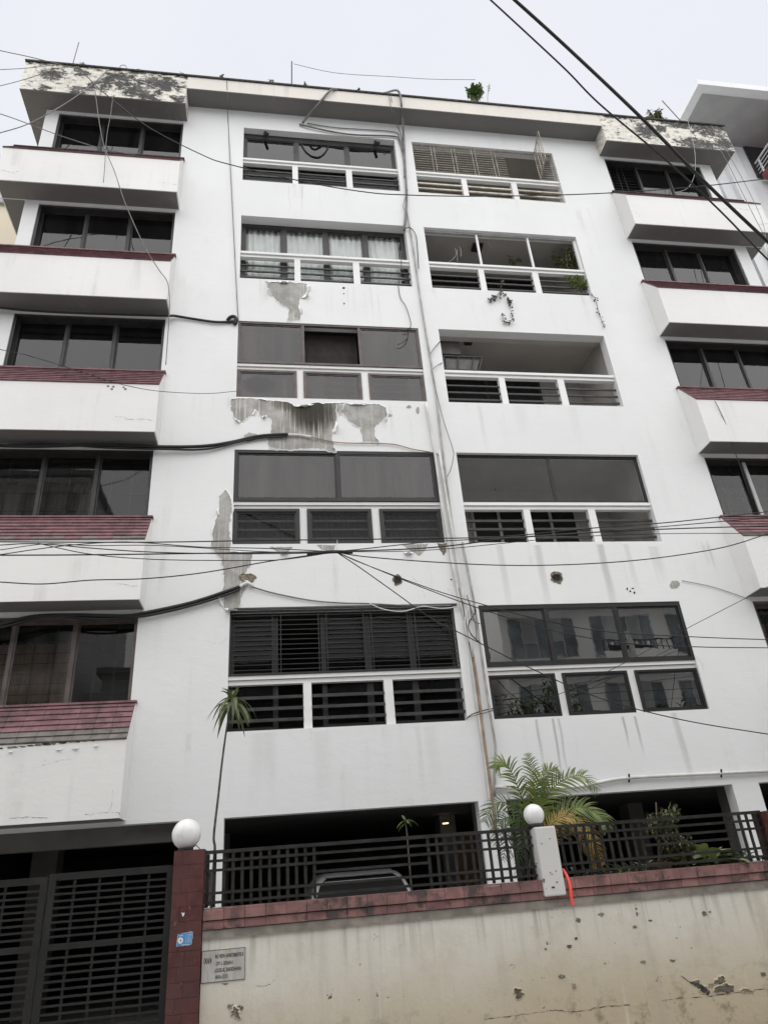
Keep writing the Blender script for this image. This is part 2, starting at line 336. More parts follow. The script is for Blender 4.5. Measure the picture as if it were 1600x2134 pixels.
def mk_leaf(name, a, b, trans=0.25, rough=0.45):
    k = NT(name)
    oi = k.n('ShaderNodeObjectInfo')
    c = k.mix(k.ramp(k.noise(scale=7, detail=3), 0.3, 0.7), a, b)
    pb = k.n('ShaderNodeBsdfPrincipled'); k.set(pb.inputs['Base Color'], c); pb.inputs['Roughness'].default_value = rough
    tl = k.n('ShaderNodeBsdfTranslucent'); k.set(tl.inputs[0], c)
    ms = k.n('ShaderNodeMixShader'); ms.inputs[0].default_value = trans
    k.set(ms.inputs[1], pb.outputs[0]); k.set(ms.inputs[2], tl.outputs[0])
    k.t.links.new(ms.outputs[0], k.out.inputs['Surface']); return k.m
PALM = mk_leaf('palm_leaf', (0.075, 0.115, 0.018), (0.165, 0.21, 0.034))
PALMD = mk_leaf('palm_leaf_dark', (0.035, 0.062, 0.018), (0.075, 0.110, 0.03))
PALMY = mk_leaf('palm_leaf_yellow', (0.27, 0.15, 0.035), (0.34, 0.25, 0.05))
LEAFD = mk_leaf('dark_leaf', (0.025, 0.048, 0.018), (0.055, 0.085, 0.028))
LEAFM = mk_leaf('mid_leaf', (0.045, 0.085, 0.020), (0.095, 0.14, 0.032))
LEAFM2 = mk_leaf('dracaena_leaf', (0.055, 0.078, 0.028), (0.14, 0.16, 0.065))
LEAFL = mk_leaf('light_leaf', (0.14, 0.19, 0.055), (0.22, 0.26, 0.10))
LEAFO = mk_leaf('olive_leaf', (0.085, 0.095, 0.04), (0.155, 0.16, 0.08))
LEAFB = mk_leaf('withered_leaf', (0.03, 0.028, 0.022), (0.07, 0.062, 0.05))
CURT_W = simple('white_curtain', (0.78, 0.83, 0.84), 0.9, 0, 0.08, 3)
CURT_B = simple('brown_curtain', (0.30, 0.225, 0.165), 0.9, 0, 0.2, 3)
CURT_V = simple('taupe_curtain', (0.20, 0.18, 0.17), 0.9, 0, 0.15, 3)
CURT_G = simple('grey_curtain', (0.20, 0.195, 0.19), 0.9, 0, 0.2, 3)
DOORBLK = simple('shade_black_pane', (0.008, 0.008, 0.008), 0.6, 0, 0.1, 2)  # flat black puts the darkness behind these panes into the colour
DOORD = simple('dark_door_glass', (0.03, 0.03, 0.032), 0.2, 0, 0.1, 2)
BLUE = simple('blue_paper', (0.075, 0.25, 0.50), 0.55, 0, 0.12, 12)
PAPER = simple('white_paper', (0.70, 0.70, 0.68), 0.7, 0, 0.1, 20)
INK = simple('engraved_black_paint', (0.085, 0.083, 0.078), 0.7, 0, 0.5, 60)
def mk_plaque():
    k = NT('grey_marble_plaque')
    a = k.noise(sc=(6, 6, 1.2), scale=1.6, detail=7, rough=0.65, dist=1.2)
    c = k.mix(k.ramp(a, 0.35, 0.65), (0.37, 0.345, 0.32), (0.50, 0.485, 0.46))
    c = k.mix(k.ramp(k.noise(scale=9, detail=6, rough=0.7, loc=(1, 1, 1)), 0.55, 0.72), c, (0.52, 0.43, 0.33))
    k.bsdf(c, 0.5, 0, None, 0.4); return k.m
PLAQUE = mk_plaque()
def mk_globe():
    k = NT('white_globe_plastic')
    c = k.mix(k.ramp(k.noise(sc=(1, 1, .8), scale=8, detail=7, rough=0.7), 0.48, 0.75), (0.78, 0.775, 0.765), (0.60, 0.585, 0.555))
    b = k.bsdf(c, 0.28, 0, None, 0.5); return k.m
GLOBE = mk_globe()
GSEAM = simple('globe_seam', (0.42, 0.41, 0.39), 0.6)
def mk_emit():
    k = NT('lit_lamp'); e = k.n('ShaderNodeEmission'); e.inputs[0].default_value = (1, 0.85, 0.55, 1); e.inputs[1].default_value = 1.2
    k.t.links.new(e.outputs[0], k.out.inputs['Surface']); return k.m
LAMP = mk_emit()

# ------------------------------------------------------------------ mesh helpers
OFF = {}
class MB:
    def __init__(s): s.v = []; s.f = []
    def quad(s, *pts):
        i = len(s.v); s.v += [Vector(p) for p in pts]; s.f.append(tuple(range(i, i+len(pts)))); return s
    def box(s, x0, x1, y0, y1, z0, z1):
        i = len(s.v)
        s.v += [Vector(p) for p in ((x0, y0, z0), (x1, y0, z0), (x1, y1, z0), (x0, y1, z0), (x0, y0, z1), (x1, y0, z1), (x1, y1, z1), (x0, y1, z1))]
        for q in ((3, 2, 1, 0), (4, 5, 6, 7), (0, 1, 5, 4), (1, 2, 6, 5), (2, 3, 7, 6), (3, 0, 4, 7)): s.f.append(tuple(i+k for k in q))
        return s
    def prism(s, poly, x0, x1):
        """poly in (y, z), counter-clockwise seen from +x"""
        n = len(poly); i = len(s.v)
        s.v += [Vector((x0, y, z)) for y, z in poly] + [Vector((x1, y, z)) for y, z in poly]
        for k in range(n): s.f.append((i+k, i+(k+1) % n, i+n+(k+1) % n, i+n+k))
        s.f.append(tuple(i+n-1-k for k in range(n))); s.f.append(tuple(i+n+k for k in range(n))); return s
    def bar(s, a, b, w, t, up=Vector((0, 0, 1))):
        """rectangular bar from a to b: w along up-ish, t across"""
        a = Vector(a); b = Vector(b); d = (b-a).normalized()
        side = d.cross(up)
        if side.length < 1e-4: side = d.cross(Vector((0, 1, 0)))
        side.normalize(); u = side.cross(d).normalized()
        i = len(s.v)
        for p in (a, b):
            for (p1, p2) in ((-1, -1), (1, -1), (1, 1), (-1, 1)): s.v.append(p + side*t/2*p1 + u*w/2*p2)
        for q in ((0, 3, 2, 1), (4, 5, 6, 7), (0, 1, 5, 4), (1, 2, 6, 5), (2, 3, 7, 6), (3, 0, 4, 7)): s.f.append(tuple(i+k for k in q))
        return s
    def tube(s, pts, r, n=6, caps=True):
        pts = [Vector(p) for p in pts]; m = len(pts); i = len(s.v); rr = r if isinstance(r, (list, tuple)) else [r]*m
        prev = None
        for k in range(m):
            d = (pts[min(k+1, m-1)]-pts[max(k-1, 0)])
            d = d.normalized() if d.length > 1e-9 else Vector((0, 0, 1))
            if prev is None: a = d.orthogonal().normalized()
            else:
                a = prev - d*prev.dot(d)
                a = a.normalized() if a.length > 1e-6 else d.orthogonal().normalized()
            prev = a; b = d.cross(a)
            for j in range(n):
                t = 2*math.pi*j/n; s.v.append(pts[k] + (a*math.cos(t)+b*math.sin(t))*rr[k])
        for k in range(m-1):
            for j in range(n): s.f.append((i+k*n+j, i+k*n+(j+1) % n, i+(k+1)*n+(j+1) % n, i+(k+1)*n+j))
        if caps:
            s.f.append(tuple(i+n-1-j for j in range(n))); s.f.append(tuple(i+(m-1)*n+j for j in range(n)))
        return s
    def lathe(s, prof, c, n=20):
        i = len(s.v); m = len(prof)
        for (r, z) in prof:
            for j in range(n):
                t = 2*math.pi*j/n; s.v.append(Vector((c[0]+r*math.cos(t), c[1]+r*math.sin(t), c[2]+z)))
        for k in range(m-1):
            for j in range(n): s.f.append((i+k*n+j, i+k*n+(j+1) % n, i+(k+1)*n+(j+1) % n, i+(k+1)*n+j))
        s.f.append(tuple(i+n-1-j for j in range(n))); s.f.append(tuple(i+(m-1)*n+j for j in range(n))); return s
    def build(s, name, mat, parent=None, smooth=False, at=None):
        """one mesh object; vertices are given in world space"""
        off = OFF.get(parent.name, Vector()) if parent else (Vector(at) if at is not None else Vector())
        me = bpy.data.meshes.new(name); me.from_pydata([tuple(v-off) for v in s.v], [], s.f); me.update()
        me.materials.append(mat)
        if smooth: me.polygons.foreach_set('use_smooth', [True]*len(me.polygons))
        o = bpy.data.objects.new(name, me); COL.objects.link(o)
        if parent: o.parent = parent; OFF[o.name] = off
        else: o.location = off; OFF[o.name] = off
        return o

def thing(name, label, cat, loc, group=None):
    o = bpy.data.objects.new(name, None); COL.objects.link(o); o.location = loc; o.empty_display_size = 0.2
    OFF[o.name] = Vector(loc); o['label'] = label; o['category'] = cat
    if group: o['group'] = group
    return o
def tag(o, label, cat, group=None):
    o['label'] = label; o['category'] = cat
    if group: o['group'] = group
    return o
def stuff(o): o['kind'] = 'stuff'; return o
def struct(o): o['kind'] = 'structure'; return o
def inst(name, me, parent, mat4):
    o = bpy.data.objects.new(name, me); COL.objects.link(o); o.parent = parent
    o.matrix_local = Matrix.Translation(-OFF[parent.name]) @ mat4; return o

def spline(pts, per=6):
    pts = [Vector(p) for p in pts]
    if len(pts) < 3: return pts
    out = []
    for i in range(len(pts)-1):
        p0, p1, p2, p3 = pts[max(i-1, 0)], pts[i], pts[i+1], pts[min(i+2, len(pts)-1)]
        for k in range(per):
            t = k/per
            out.append(0.5*((2*p1)+(p2-p0)*t+(2*p0-5*p1+4*p2-p3)*t*t+(3*p1-p0-3*p2+p3)*t**3))
    out.append(pts[-1]); return out

# ------------------------------------------------------------------ ground
m = MB(); m.quad((-150, -150, 0), (150, -150, 0), (150, 150, 0), (-150, 150, 0)); struct(m.build('road', ASPH))
m = MB(); m.box(0.03, 14, -3.9, -3.26, 0.0, 0.13); struct(m.build('pavement', CONCF))
m = MB(); m.box(0.03, 14, -4.03, -3.903, 0.0, 0.145); struct(m.build('kerb', KERBM))
m = MB(); m.box(-6, 14, -3.02, -0.002, 0.0, 0.2); struct(m.build('compound_floor', CONCF))
m = MB(); m.box(-6, 14, 0.0, 9.5, 0.0, 0.2); struct(m.build('garage_floor', GFLOOR))

# ------------------------------------------------------------------ main building
FH = 3.05; Z0 = 3.75; OH = 1.879
BX0, BX1 = -4.44, 12.18
MIR = lambda x: 2*3.87-x
B = thing('apartment_building', 'white weathered apartment block of six storeys with dark windows and maroon tiled sills', 'building', (3.87, 0, 0))
LX, RX = (0.0, 3.65), (4.08, 7.744)
holes = []
for k in range(5):
    z = Z0+FH*k
    for X in (LX, RX): holes.append((X[0], X[1], z, z+OH))
    for (a, b) in ((-4.16, -1.392), (9.155, 11.86)): holes.append((a, b, 4.15+FH*k, 5.60+FH*k))
GT = 2.585
for (a, b) in ((-4.16, -0.467), (0.0, 3.655), (4.08, 7.756), (8.215, 11.9)): holes.append((a, b, 0.2, GT))

def holed_wall(x0, x1, z0, z1, hs, y, th):
    mb = MB()
    xs = sorted({x0, x1, *[h[0] for h in hs], *[h[1] for h in hs]}); zs = sorted({z0, z1, *[h[2] for h in hs], *[h[3] for h in hs]})
    idx = {}
    def V(i, j):
        if (i, j) not in idx: idx[(i, j)] = len(mb.v); mb.v.append(Vector((xs[i], y, zs[j])))
        return idx[(i, j)]
    for i in range(len(xs)-1):
        for j in range(len(zs)-1):
            cx, cz = (xs[i]+xs[i+1])/2, (zs[j]+zs[j+1])/2
            if any(h[0] < cx < h[1] and h[2] < cz < h[3] for h in hs): continue
            mb.f.append((V(i, j), V(i+1, j), V(i+1, j+1), V(i, j+1)))
    for (a, b, c, d) in hs:
        mb.quad((a, y, c), (a, y+th, c), (a, y+th, d), (a, y, d)); mb.quad((b, y, d), (b, y+th, d), (b, y+th, c), (b, y, c))
        mb.quad((a, y, d), (a, y+th, d), (b, y+th, d), (b, y, d)); mb.quad((b, y, c), (b, y+th, c), (a, y+th, c), (a, y, c))
    return mb
mb = holed_wall(BX0, BX1, 0.0, 18.88, holes, 0.0, 0.22)
BD = 10.0
mb.quad((BX0, BD, 0), (BX0, 0, 0), (BX0, 0, 18.88), (BX0, BD, 18.88)); mb.quad((BX1, 0, 0), (BX1, BD, 0), (BX1, BD, 18.88), (BX1, 0, 18.88))
mb.quad((BX1, BD, 0), (BX0, BD, 0), (BX0, BD, 18.88), (BX1, BD, 18.88)); mb.quad((BX0, 0, 18.88), (BX1, 0, 18.88), (BX1, BD, 18.88), (BX0, BD, 18.88))
mb.build('wall', WALL, B)

# roof: eave over the middle, deep fascia blocks over the bays
SL, SR = -4.90, 12.64          # outer ends of the bay slabs
BLX, BRX = -1.312, 9.052       # inner ends
PJ = -0.45
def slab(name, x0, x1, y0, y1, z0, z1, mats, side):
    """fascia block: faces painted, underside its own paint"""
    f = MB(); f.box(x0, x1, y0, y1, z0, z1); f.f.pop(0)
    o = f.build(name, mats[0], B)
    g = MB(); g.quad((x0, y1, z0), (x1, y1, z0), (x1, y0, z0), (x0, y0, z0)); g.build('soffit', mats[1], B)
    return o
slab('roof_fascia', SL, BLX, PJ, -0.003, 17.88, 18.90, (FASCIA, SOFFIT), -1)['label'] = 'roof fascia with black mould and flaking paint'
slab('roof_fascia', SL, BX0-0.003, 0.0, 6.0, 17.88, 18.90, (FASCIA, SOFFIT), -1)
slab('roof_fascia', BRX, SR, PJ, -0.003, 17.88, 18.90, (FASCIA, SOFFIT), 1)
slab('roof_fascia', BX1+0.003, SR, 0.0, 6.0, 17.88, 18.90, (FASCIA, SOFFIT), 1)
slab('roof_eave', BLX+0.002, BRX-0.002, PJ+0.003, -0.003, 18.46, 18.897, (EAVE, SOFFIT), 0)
MB().box(SL-0.03, SR+0.03, PJ-0.03, PJ+0.12, 18.905, 18.955).build('parapet_cap', MOULD, B)
MB().box(SL-0.03, SL+0.12, PJ+0.123, 6.0, 18.905, 18.955).build('parapet_cap', MOULD, B)
MB().box(SR-0.12, SR+0.03, PJ+0.123, 6.0, 18.905, 18.955).build('parapet_cap', MOULD, B)
# thin drip edges under the fascias
for (a, b, z) in ((SL+0.01, BLX-0.01, 17.88), (BRX+0.01, SR-0.01, 17.88), (BLX+0.03, BRX-0.03, 18.46)):
    MB().box(a, b, PJ+0.01, PJ+0.05, z-0.018, z-0.002).build('drip_edge', SOFFIT, B)

# bay bands with sloping tiled sills
S_Y0, S_Z0, S_Y1, S_Z1 = PJ, 3.63, -0.03, 4.235      # slope from the front edge up to the window
sl = Vector((0, S_Y1-S_Y0, S_Z1-S_Z0)); SLEN = sl.length; sd_ = sl.normalized(); sn = Vector((0, -sd_.z, sd_.y))
NC = 7; CW = SLEN/NC
def tile_mesh(L):
    me = bpy.data.meshes.new('sill_tile')
    sec = [(0, -0.004), (0, 0.030), (CW*1.06, 0.010), (CW*1.06, -0.004)]
    g = 0.0022
    pts = [Vector((x, 0, 0)) + sd_*u + sn*n for x in (g, L-g) for (u, n) in sec]
    me.from_pydata([tuple(p) for p in pts], [], [(0, 1, 2, 3), (7, 6, 5, 4), (0, 4, 5, 1), (1, 5, 6, 2), (2, 6, 7, 3), (3, 7, 4, 0)])
    return me
TL = 0.24
TM = tile_mesh(TL); TM.materials.append(TILE); TMG = tile_mesh(TL); TMG.materials.append(TILEG)
NT_ = 0
for k in range(5):
    z = FH*k
    for side, (x0, x1) in ((-1, (SL, BLX)), (1, (BRX, SR))):
        if side == 1 and k == 0: pass
        f = MB()
        prof = [(PJ, 2.63+z), (-0.002, 2.63+z), (-0.002, 4.22+z), (S_Y1, 4.22+z), (PJ, S_Z0-0.006+z)]
        f.prism(prof, x0, x1)
        oa, ob = (SL, BX0-0.002) if side == -1 else (BX1+0.002, SR)
        f.box(oa, ob, -0.0, 6.0, 2.63+z, 3.60+z)
        f.build('balcony_band', BAND, B)
        # dark grey underside, toned down against the light bounced from the ground
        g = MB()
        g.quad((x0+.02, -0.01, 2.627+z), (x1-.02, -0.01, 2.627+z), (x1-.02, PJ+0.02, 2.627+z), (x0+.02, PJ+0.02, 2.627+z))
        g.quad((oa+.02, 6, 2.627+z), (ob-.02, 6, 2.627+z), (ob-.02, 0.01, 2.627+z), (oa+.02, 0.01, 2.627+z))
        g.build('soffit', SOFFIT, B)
        MB().box(x0-0.02 if side == 1 else x0, x1+0.02 if side == -1 else x1, -0.09, -0.004, 4.222+z, 4.252+z).build('sill_cap', TILE if k < 4 else MOULD, B)
        n = 15
        xs = [(x1-TL*(i+1)) if side == -1 else (x0+TL*i) for i in range(n)]
        single = (k <= 1 and side == -1) or (k == 2 and side == -1) and False or (k in (1,) and side == 1)
        st_ = MB()
        for c in range(NC):
            base = Vector((0, S_Y0, S_Z0+z)) + sd_*(CW*c)
            for i, x in enumerate(xs):
                inset = 0.012*(NC-1-c) if False else 0.0
                grey = (k == 0 and c < 2) or (k == 1 and c == 0 and (i*7) % 5 < 3)
                jit = Matrix.Translation(base + Vector((x, 0, 0)) + sn*random.uniform(0, 0.0022)) @ Matrix.Rotation(random.uniform(-0.002, 0.002), 4, 'Y')
                if single and (side == -1 or i < 8):
                    inst('sill_tile', TMG if grey else TM, B, jit); NT_ += 1
                else:
                    i0 = len(st_.v)
                    st_.v += [jit @ v.co for v in TM.vertices]
                    st_.f += [tuple(i0+q for q in p.vertices) for p in TM.polygons]
        if st_.v: stuff(st_.build('sill_tile', TILE, B))

# ---------------- windows and openings
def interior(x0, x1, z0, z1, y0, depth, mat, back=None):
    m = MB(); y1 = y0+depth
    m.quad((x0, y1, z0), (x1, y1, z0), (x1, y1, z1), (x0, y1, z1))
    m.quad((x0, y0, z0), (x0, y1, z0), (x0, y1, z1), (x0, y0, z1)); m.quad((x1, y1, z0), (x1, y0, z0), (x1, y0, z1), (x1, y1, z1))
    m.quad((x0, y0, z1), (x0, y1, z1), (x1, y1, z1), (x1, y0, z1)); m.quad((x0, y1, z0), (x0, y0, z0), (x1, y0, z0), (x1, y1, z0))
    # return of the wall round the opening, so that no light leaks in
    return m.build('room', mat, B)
def window(x0, x1, z0, z1, y, mull, fw=0.05, fd=0.06, mat=ALU_DARK, glass=GL_DARK, skip=(), mw=None, ft=None, gp=(.35, .6), my=0.004):
    """frame with mullions as the part, each pane a sub-part"""
    mw = mw or fw; ft = ft or fw
    m = MB()
    m.box(x0, x1, y, y+fd, z0, z0+fw); m.box(x0, x1, y, y+fd, z1-ft, z1)
    m.box(x0, x0+fw, y, y+fd, z0+fw, z1-ft); m.box(x1-fw, x1, y, y+fd, z0+fw, z1-ft)
    for q in mull: m.box(q-mw/2, q+mw/2, y+my, y+fd-0.004, z0+fw, z1-ft)
    w = m.build('window', mat, B)
    ed = [x0+fw] + [v for q in mull for v in (q-mw/2, q+mw/2)] + [x1-fw]
    for i in range(0, len(ed), 2):
        if i//2 in skip: continue
        yy = y+fd*(gp[0] if (i//2) % 2 else gp[1])
        # sash rails a little behind the frame, then the glass
        a, b = ed[i], ed[i+1]; sw = 0.028
        s = MB(); s.box(a, b, yy-0.012, yy+0.018, z0+fw, z0+fw+sw); s.box(a, b, yy-0.012, yy+0.018, z1-ft-sw, z1-ft)
        s.box(a, a+sw, yy-0.012, yy+0.018, z0+fw+sw, z1-ft-sw); s.box(b-sw, b, yy-0.012, yy+0.018, z0+fw+sw, z1-ft-sw)
        s.build('sash', mat, w)
        tl = random.uniform(-0.004, 0.004)
        p = MB(); p.box(a+sw, b-sw, yy, yy+0.006, z0+fw+sw, z1-ft-sw)
        for v in p.v: v.y += tl*((v.x-a)/(b-a))
        p.build('pane', glass, w)
    return w
def curtain(x0, x1, z0, z1, y, mat, parent, amp=0.03, wl=0.13):
    m = MB(); n = int((x1-x0)/0.02); ph = random.random()*6
    for i in range(n+1):
        x = x0+(x1-x0)*i/n; yy = y+amp*math.sin(2*math.pi*x/wl+ph)+amp*0.6*math.sin(2*math.pi*x/(wl*2.7)+ph*2)
        m.v += [Vector((x, yy, z0)), Vector((x, yy*1.0+0.01, z1))]
    for i in range(n): m.f.append((2*i, 2*i+2, 2*i+3, 2*i+1))
    return m.build('curtain', mat, parent, True)
def ledge_posts(X, k, posts=True, y=0.07):
    z = Z0+FH*k; x0, x1 = X
    m = MB(); m.box(x0, x1, y, y+0.10, z+0.70, z+0.765); m.box(x0, x1, y-0.035, y+0.10, z+0.772, z+0.83); m.box(x0, x1, y+0.02, y+0.08, z+0.764, z+0.773)
    m.build('ledge', TRIM, B)
    for a, b in ((1.135, 1.262), (2.395, 2.535)):
        MB().box(x0+a, x0+b, y, y+0.11, z, z+0.70).build('post', TRIM, B)
def bars(X, k, mat=BARM, y=0.10, zs=(0.155, 0.325, 0.495), h=0.035, low=True):
    z = Z0+FH*k; x0 = X[0]
    for a, b in ((0, 1.135), (1.262, 2.395), (2.535, X[1]-X[0])):
        for q in zs: MB().box(x0+a+0.002, x0+b-0.002, y, y+0.03, z+q-h/2+random.uniform(-.004, .004), z+q+h/2).build('louvre_bar', mat, B)
CELLS = ((0, 1.135), (1.262, 2.395), (2.535, 3.65))
for k in range(5):
    ledge_posts(LX, k); ledge_posts(RX, k)
z = lambda k: Z0+FH*k
# left column, top storey: recessed sliding window behind the ledge
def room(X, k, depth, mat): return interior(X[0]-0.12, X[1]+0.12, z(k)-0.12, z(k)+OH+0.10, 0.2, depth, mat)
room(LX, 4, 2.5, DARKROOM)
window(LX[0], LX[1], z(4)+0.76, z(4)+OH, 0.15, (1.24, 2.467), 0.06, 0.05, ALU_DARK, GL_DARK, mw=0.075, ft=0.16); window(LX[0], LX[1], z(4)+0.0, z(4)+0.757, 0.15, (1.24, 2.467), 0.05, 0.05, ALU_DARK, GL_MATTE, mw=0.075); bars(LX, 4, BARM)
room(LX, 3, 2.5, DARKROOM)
w = window(LX[0], LX[1], z(3)+0.0, z(3)+OH, 0.22, (0.916, 1.85, 2.731), 0.07, 0.05, ALU_DARK, GL_CLEAR, mw=0.085, ft=0.10); bars(LX, 3, BARM)
for a, b in ((0.1, 0.86), (0.98, 1.78), (1.93, 2.66), (2.8, 3.5)): curtain(a, b, z(3)+0.05, z(3)+OH-0.05, 0.34, CURT_W, w)
room(LX, 2, 2.5, DARKROOM)
window(LX[0], LX[1], z(2)+0.835, z(2)+OH, 0.012, (1.274, 2.408), 0.045, 0.06, ALU_BROWN, GL_GREY, skip=(1,), mw=0.05)
for i, (a, b) in enumerate(CELLS): window(LX[0]+a, LX[0]+b, z(2)+0.0, z(2)+0.695, 0.045, (), 0.05, 0.05, ALU_BROWN, GL_STAIN if i == 0 else GL_GREY)
bars(LX, 2, simple('grey_bar_behind_glass', (0.2, 0.19, 0.18), 0.6), 0.13)
MB().box(1.30, 2.39, 0.32, 0.34, z(2)+0.8, z(2)+OH).build('curtain', simple('dark_open_sash', (0.035, 0.030, 0.027), 0.9), B)  # no curtain here: dark sheet added for the dim room behind the open sash
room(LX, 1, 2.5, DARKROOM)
w = window(LX[0], LX[1], z(1)+0.835, z(1)+OH, 0.01, (1.828,), 0.055, 0.06, ALU_BLACK, GL_GREY, mw=0.05)
curtain(0.1, 1.75, z(1)+0.8, z(1)+OH-.05, 0.36, CURT_V, w, 0.02, 0.11); curtain(1.9, 3.55, z(1)+0.8, z(1)+OH-.05, 0.36, CURT_V, w, 0.02, 0.11)
for i, (a, b) in enumerate(CELLS):
    w = window(LX[0]+a, LX[0]+b, z(1)+0.0, z(1)+0.695, 0.035, (), 0.055, 0.06, ALU_BLACK, GL_MATTE)
    curtain(LX[0]+a+.02, LX[0]+b-.02, z(1)+0.02, z(1)+0.69, 0.3, CURT_G, w, 0.02, 0.1)
bars(LX, 1, simple('grey_bar_behind_pane', (0.34, 0.33, 0.32), 0.6), 0.115)
room(LX, 0, 2.5, DARKROOM)
bars(LX, 0, BARM, 0.05, h=0.045)
w = window(LX[0], LX[1], z(0)+0.0, z(0)+OH, 0.16, (0.73, 1.46, 2.19, 2.92), 0.05, 0.05, ALU_BLACK, GL_MATTE, skip=(1,), mw=0.05)
# security grille of the lowest left opening
def grille(X0, X1, zb, zt, y, nv, rods, mat, parentname='security_grille', pair=0.07, flat=True, part=B, skipx=None):
    m = MB(); m.box(X0, X1, y, y+0.02, zb, zb+0.025); m.box(X0, X1, y, y+0.02, zt-0.025, zt)
    m.box(X0, X0+0.02, y, y+0.02, zb+.025, zt-.025); m.box(X1-0.02, X1, y, y+0.02, zb+.025, zt-.025)
    g = m.build(parentname, mat, part)
    W = X1-X0
    for i in range(1, nv):
        for s in (-pair/2, pair/2):
            x = X0+W*i/nv+s
            if skipx and skipx[0] < x < skipx[1]: continue
            MB().box(x-0.006, x+0.006, y+0.004, y+0.016, zb+.025, zt-.025).build('grille_bar', mat, g)
    for i in range(1, rods):
        zz = zb+(zt-zb)*i/rods
        spans = [(X0+.02, X1-.02)]
        if skipx: spans = [(X0+.02, skipx[0]), (skipx[1], X1-.02)]
        for a, b in spans: MB().box(a, b, y+0.0165, y+0.026, zz-0.005, zz+0.005).build('grille_rod', mat, g)
    return g
grille(LX[0]+.005, LX[1]-.005, z(0)+0.835, z(0)+OH-.005, 0.012, 5, 13, GRILLE, pair=0.13)
MB().box(LX[0], LX[1]+0.06, -0.03, 0.0, z(0)+OH+0.004, z(0)+OH+0.035).build('lintel_strip', ALU_DARK, B)
# right column
def balcony(k, depth=1.35, mat=INTW, door=True):
    interior(RX[0]-0.04, RX[1]+0.04, z(k)-0.15, z(k)+OH+0.13, 0.2, depth, mat)
def back_door(k, depth, x0, x1, n, frame=ALU_GREY, zt=1.75, pane=None):
    y = 0.2+depth-0.06
    m = MB(); 
    for q in range(n+1):
        x = x0+(x1-x0)*q/n; m.box(x-0.03, x+0.03, y, y+0.05, z(k)-.15, z(k)+zt)
    m.box(x0-0.03, x1+0.03, y-.002, y+0.05, z(k)+zt+.001, z(k)+zt+0.06)
    d = m.build('balcony_door', frame, B)
    for q in range(n): MB().box(x0+(x1-x0)*q/n+0.03, x0+(x1-x0)*(q+1)/n-0.03, y+0.02, y+0.03, z(k)-.15, z(k)+zt).build('pane', pane or DOORD, d)
balcony(4); back_door(4, 1.35, 4.5, 6.7, 3, TRIM, 1.6)
bars(RX, 4, BARP, 0.09, zs=(0.12, 0.30, 0.48), h=0.04)
g = grille(RX[0]+.005, RX[1]-.005, z(4)+0.835, z(4)+OH-.005, 0.05, 7, 12, GRILLE_W, pair=0.085, skipx=(6.47, 7.26))
# the hinged leaf of that grille stands open
a = Vector((7.27, 0.04, z(4)+0.86)); b = a + Vector((-0.10, -0.62, 0))
m = MB()
for zz in (0.0, 0.98): m.bar(a+Vector((0, 0, zz)), b+Vector((0, 0, zz)), 0.02, 0.02)
for t in (0, 0.33, 0.66, 1): m.bar(a.lerp(b, t), a.lerp(b, t)+Vector((0, 0, 0.98)), 0.014, 0.014)
lf = m.build('grille_leaf', GRILLE_W, B); lf['label'] = 'beige grille leaf swung open'
for i in range(1, 10): MB().bar(a+Vector((0, 0, .098*i)), b+Vector((0, 0, .098*i)), 0.008, 0.008).build('grille_rod', GRILLE_W, lf)
balcony(3); back_door(3, 1.35, 4.2, 7.3, 3, ALU_DARK, 1.93, DOORBLK)  # black panes reach up to the ceiling so the lower cells stay dark
bars(RX, 3, BARM)
m = MB(); m.box(RX[0], RX[1], 0.08, 0.13, z(3)+OH-.05, z(3)+OH); 
m.build('window_head', ALU_GREY, B)
for q in (5.33, 6.565): MB().box(q-0.022, q+0.022, 0.08, 0.13, z(3)+0.832, z(3)+OH-.05).build('balcony_post', TRIM, B)
MB().box(RX[1]-0.05, RX[1], 0.08, 0.13, z(3)+0.832, z(3)+OH-.05).build('balcony_post', TRIM, B)
balcony(2); bars(RX, 2, BARM)
MB().box(RX[0]-.1, RX[1]+.1, 0.222, 0.36, z(2)+OH, z(2)+OH+0.128).build('lintel_beam', INTW, B)
back_door(2, 1.35, 4.22, 6.75, 2, ALU_DARK, 1.93, DOORBLK)
balcony(1, 1.5); back_door(1, 1.5, 4.75, 7.0, 4, ALU_GREY, 1.55, DOORBLK); bars(RX, 1, BARM, 0.12, h=0.042)
window(RX[0], RX[1], z(1)+0.832, z(1)+OH, 0.075, (5.91,), 0.03, 0.03, ALU_BLACK, GL_R2, mw=0.012)
interior(RX[0]-0.04, RX[1]+0.04, z(0)-0.15, z(0)+OH+0.13, 0.2, 2.2, DARKROOM)
window(RX[0], RX[1], z(0)+0.832, z(0)+OH, 0.01, (5.244, 6.523), 0.055, 0.06, ALU_BLACK, GL_MIRROR, mw=0.05, ft=0.075)
for i, (a, b) in enumerate(CELLS): window(RX[0]+a, RX[0]+b, z(0)+0.0, z(0)+0.695, 0.03, (), 0.035, 0.05, ALU_BLACK, GL_MIRROR)
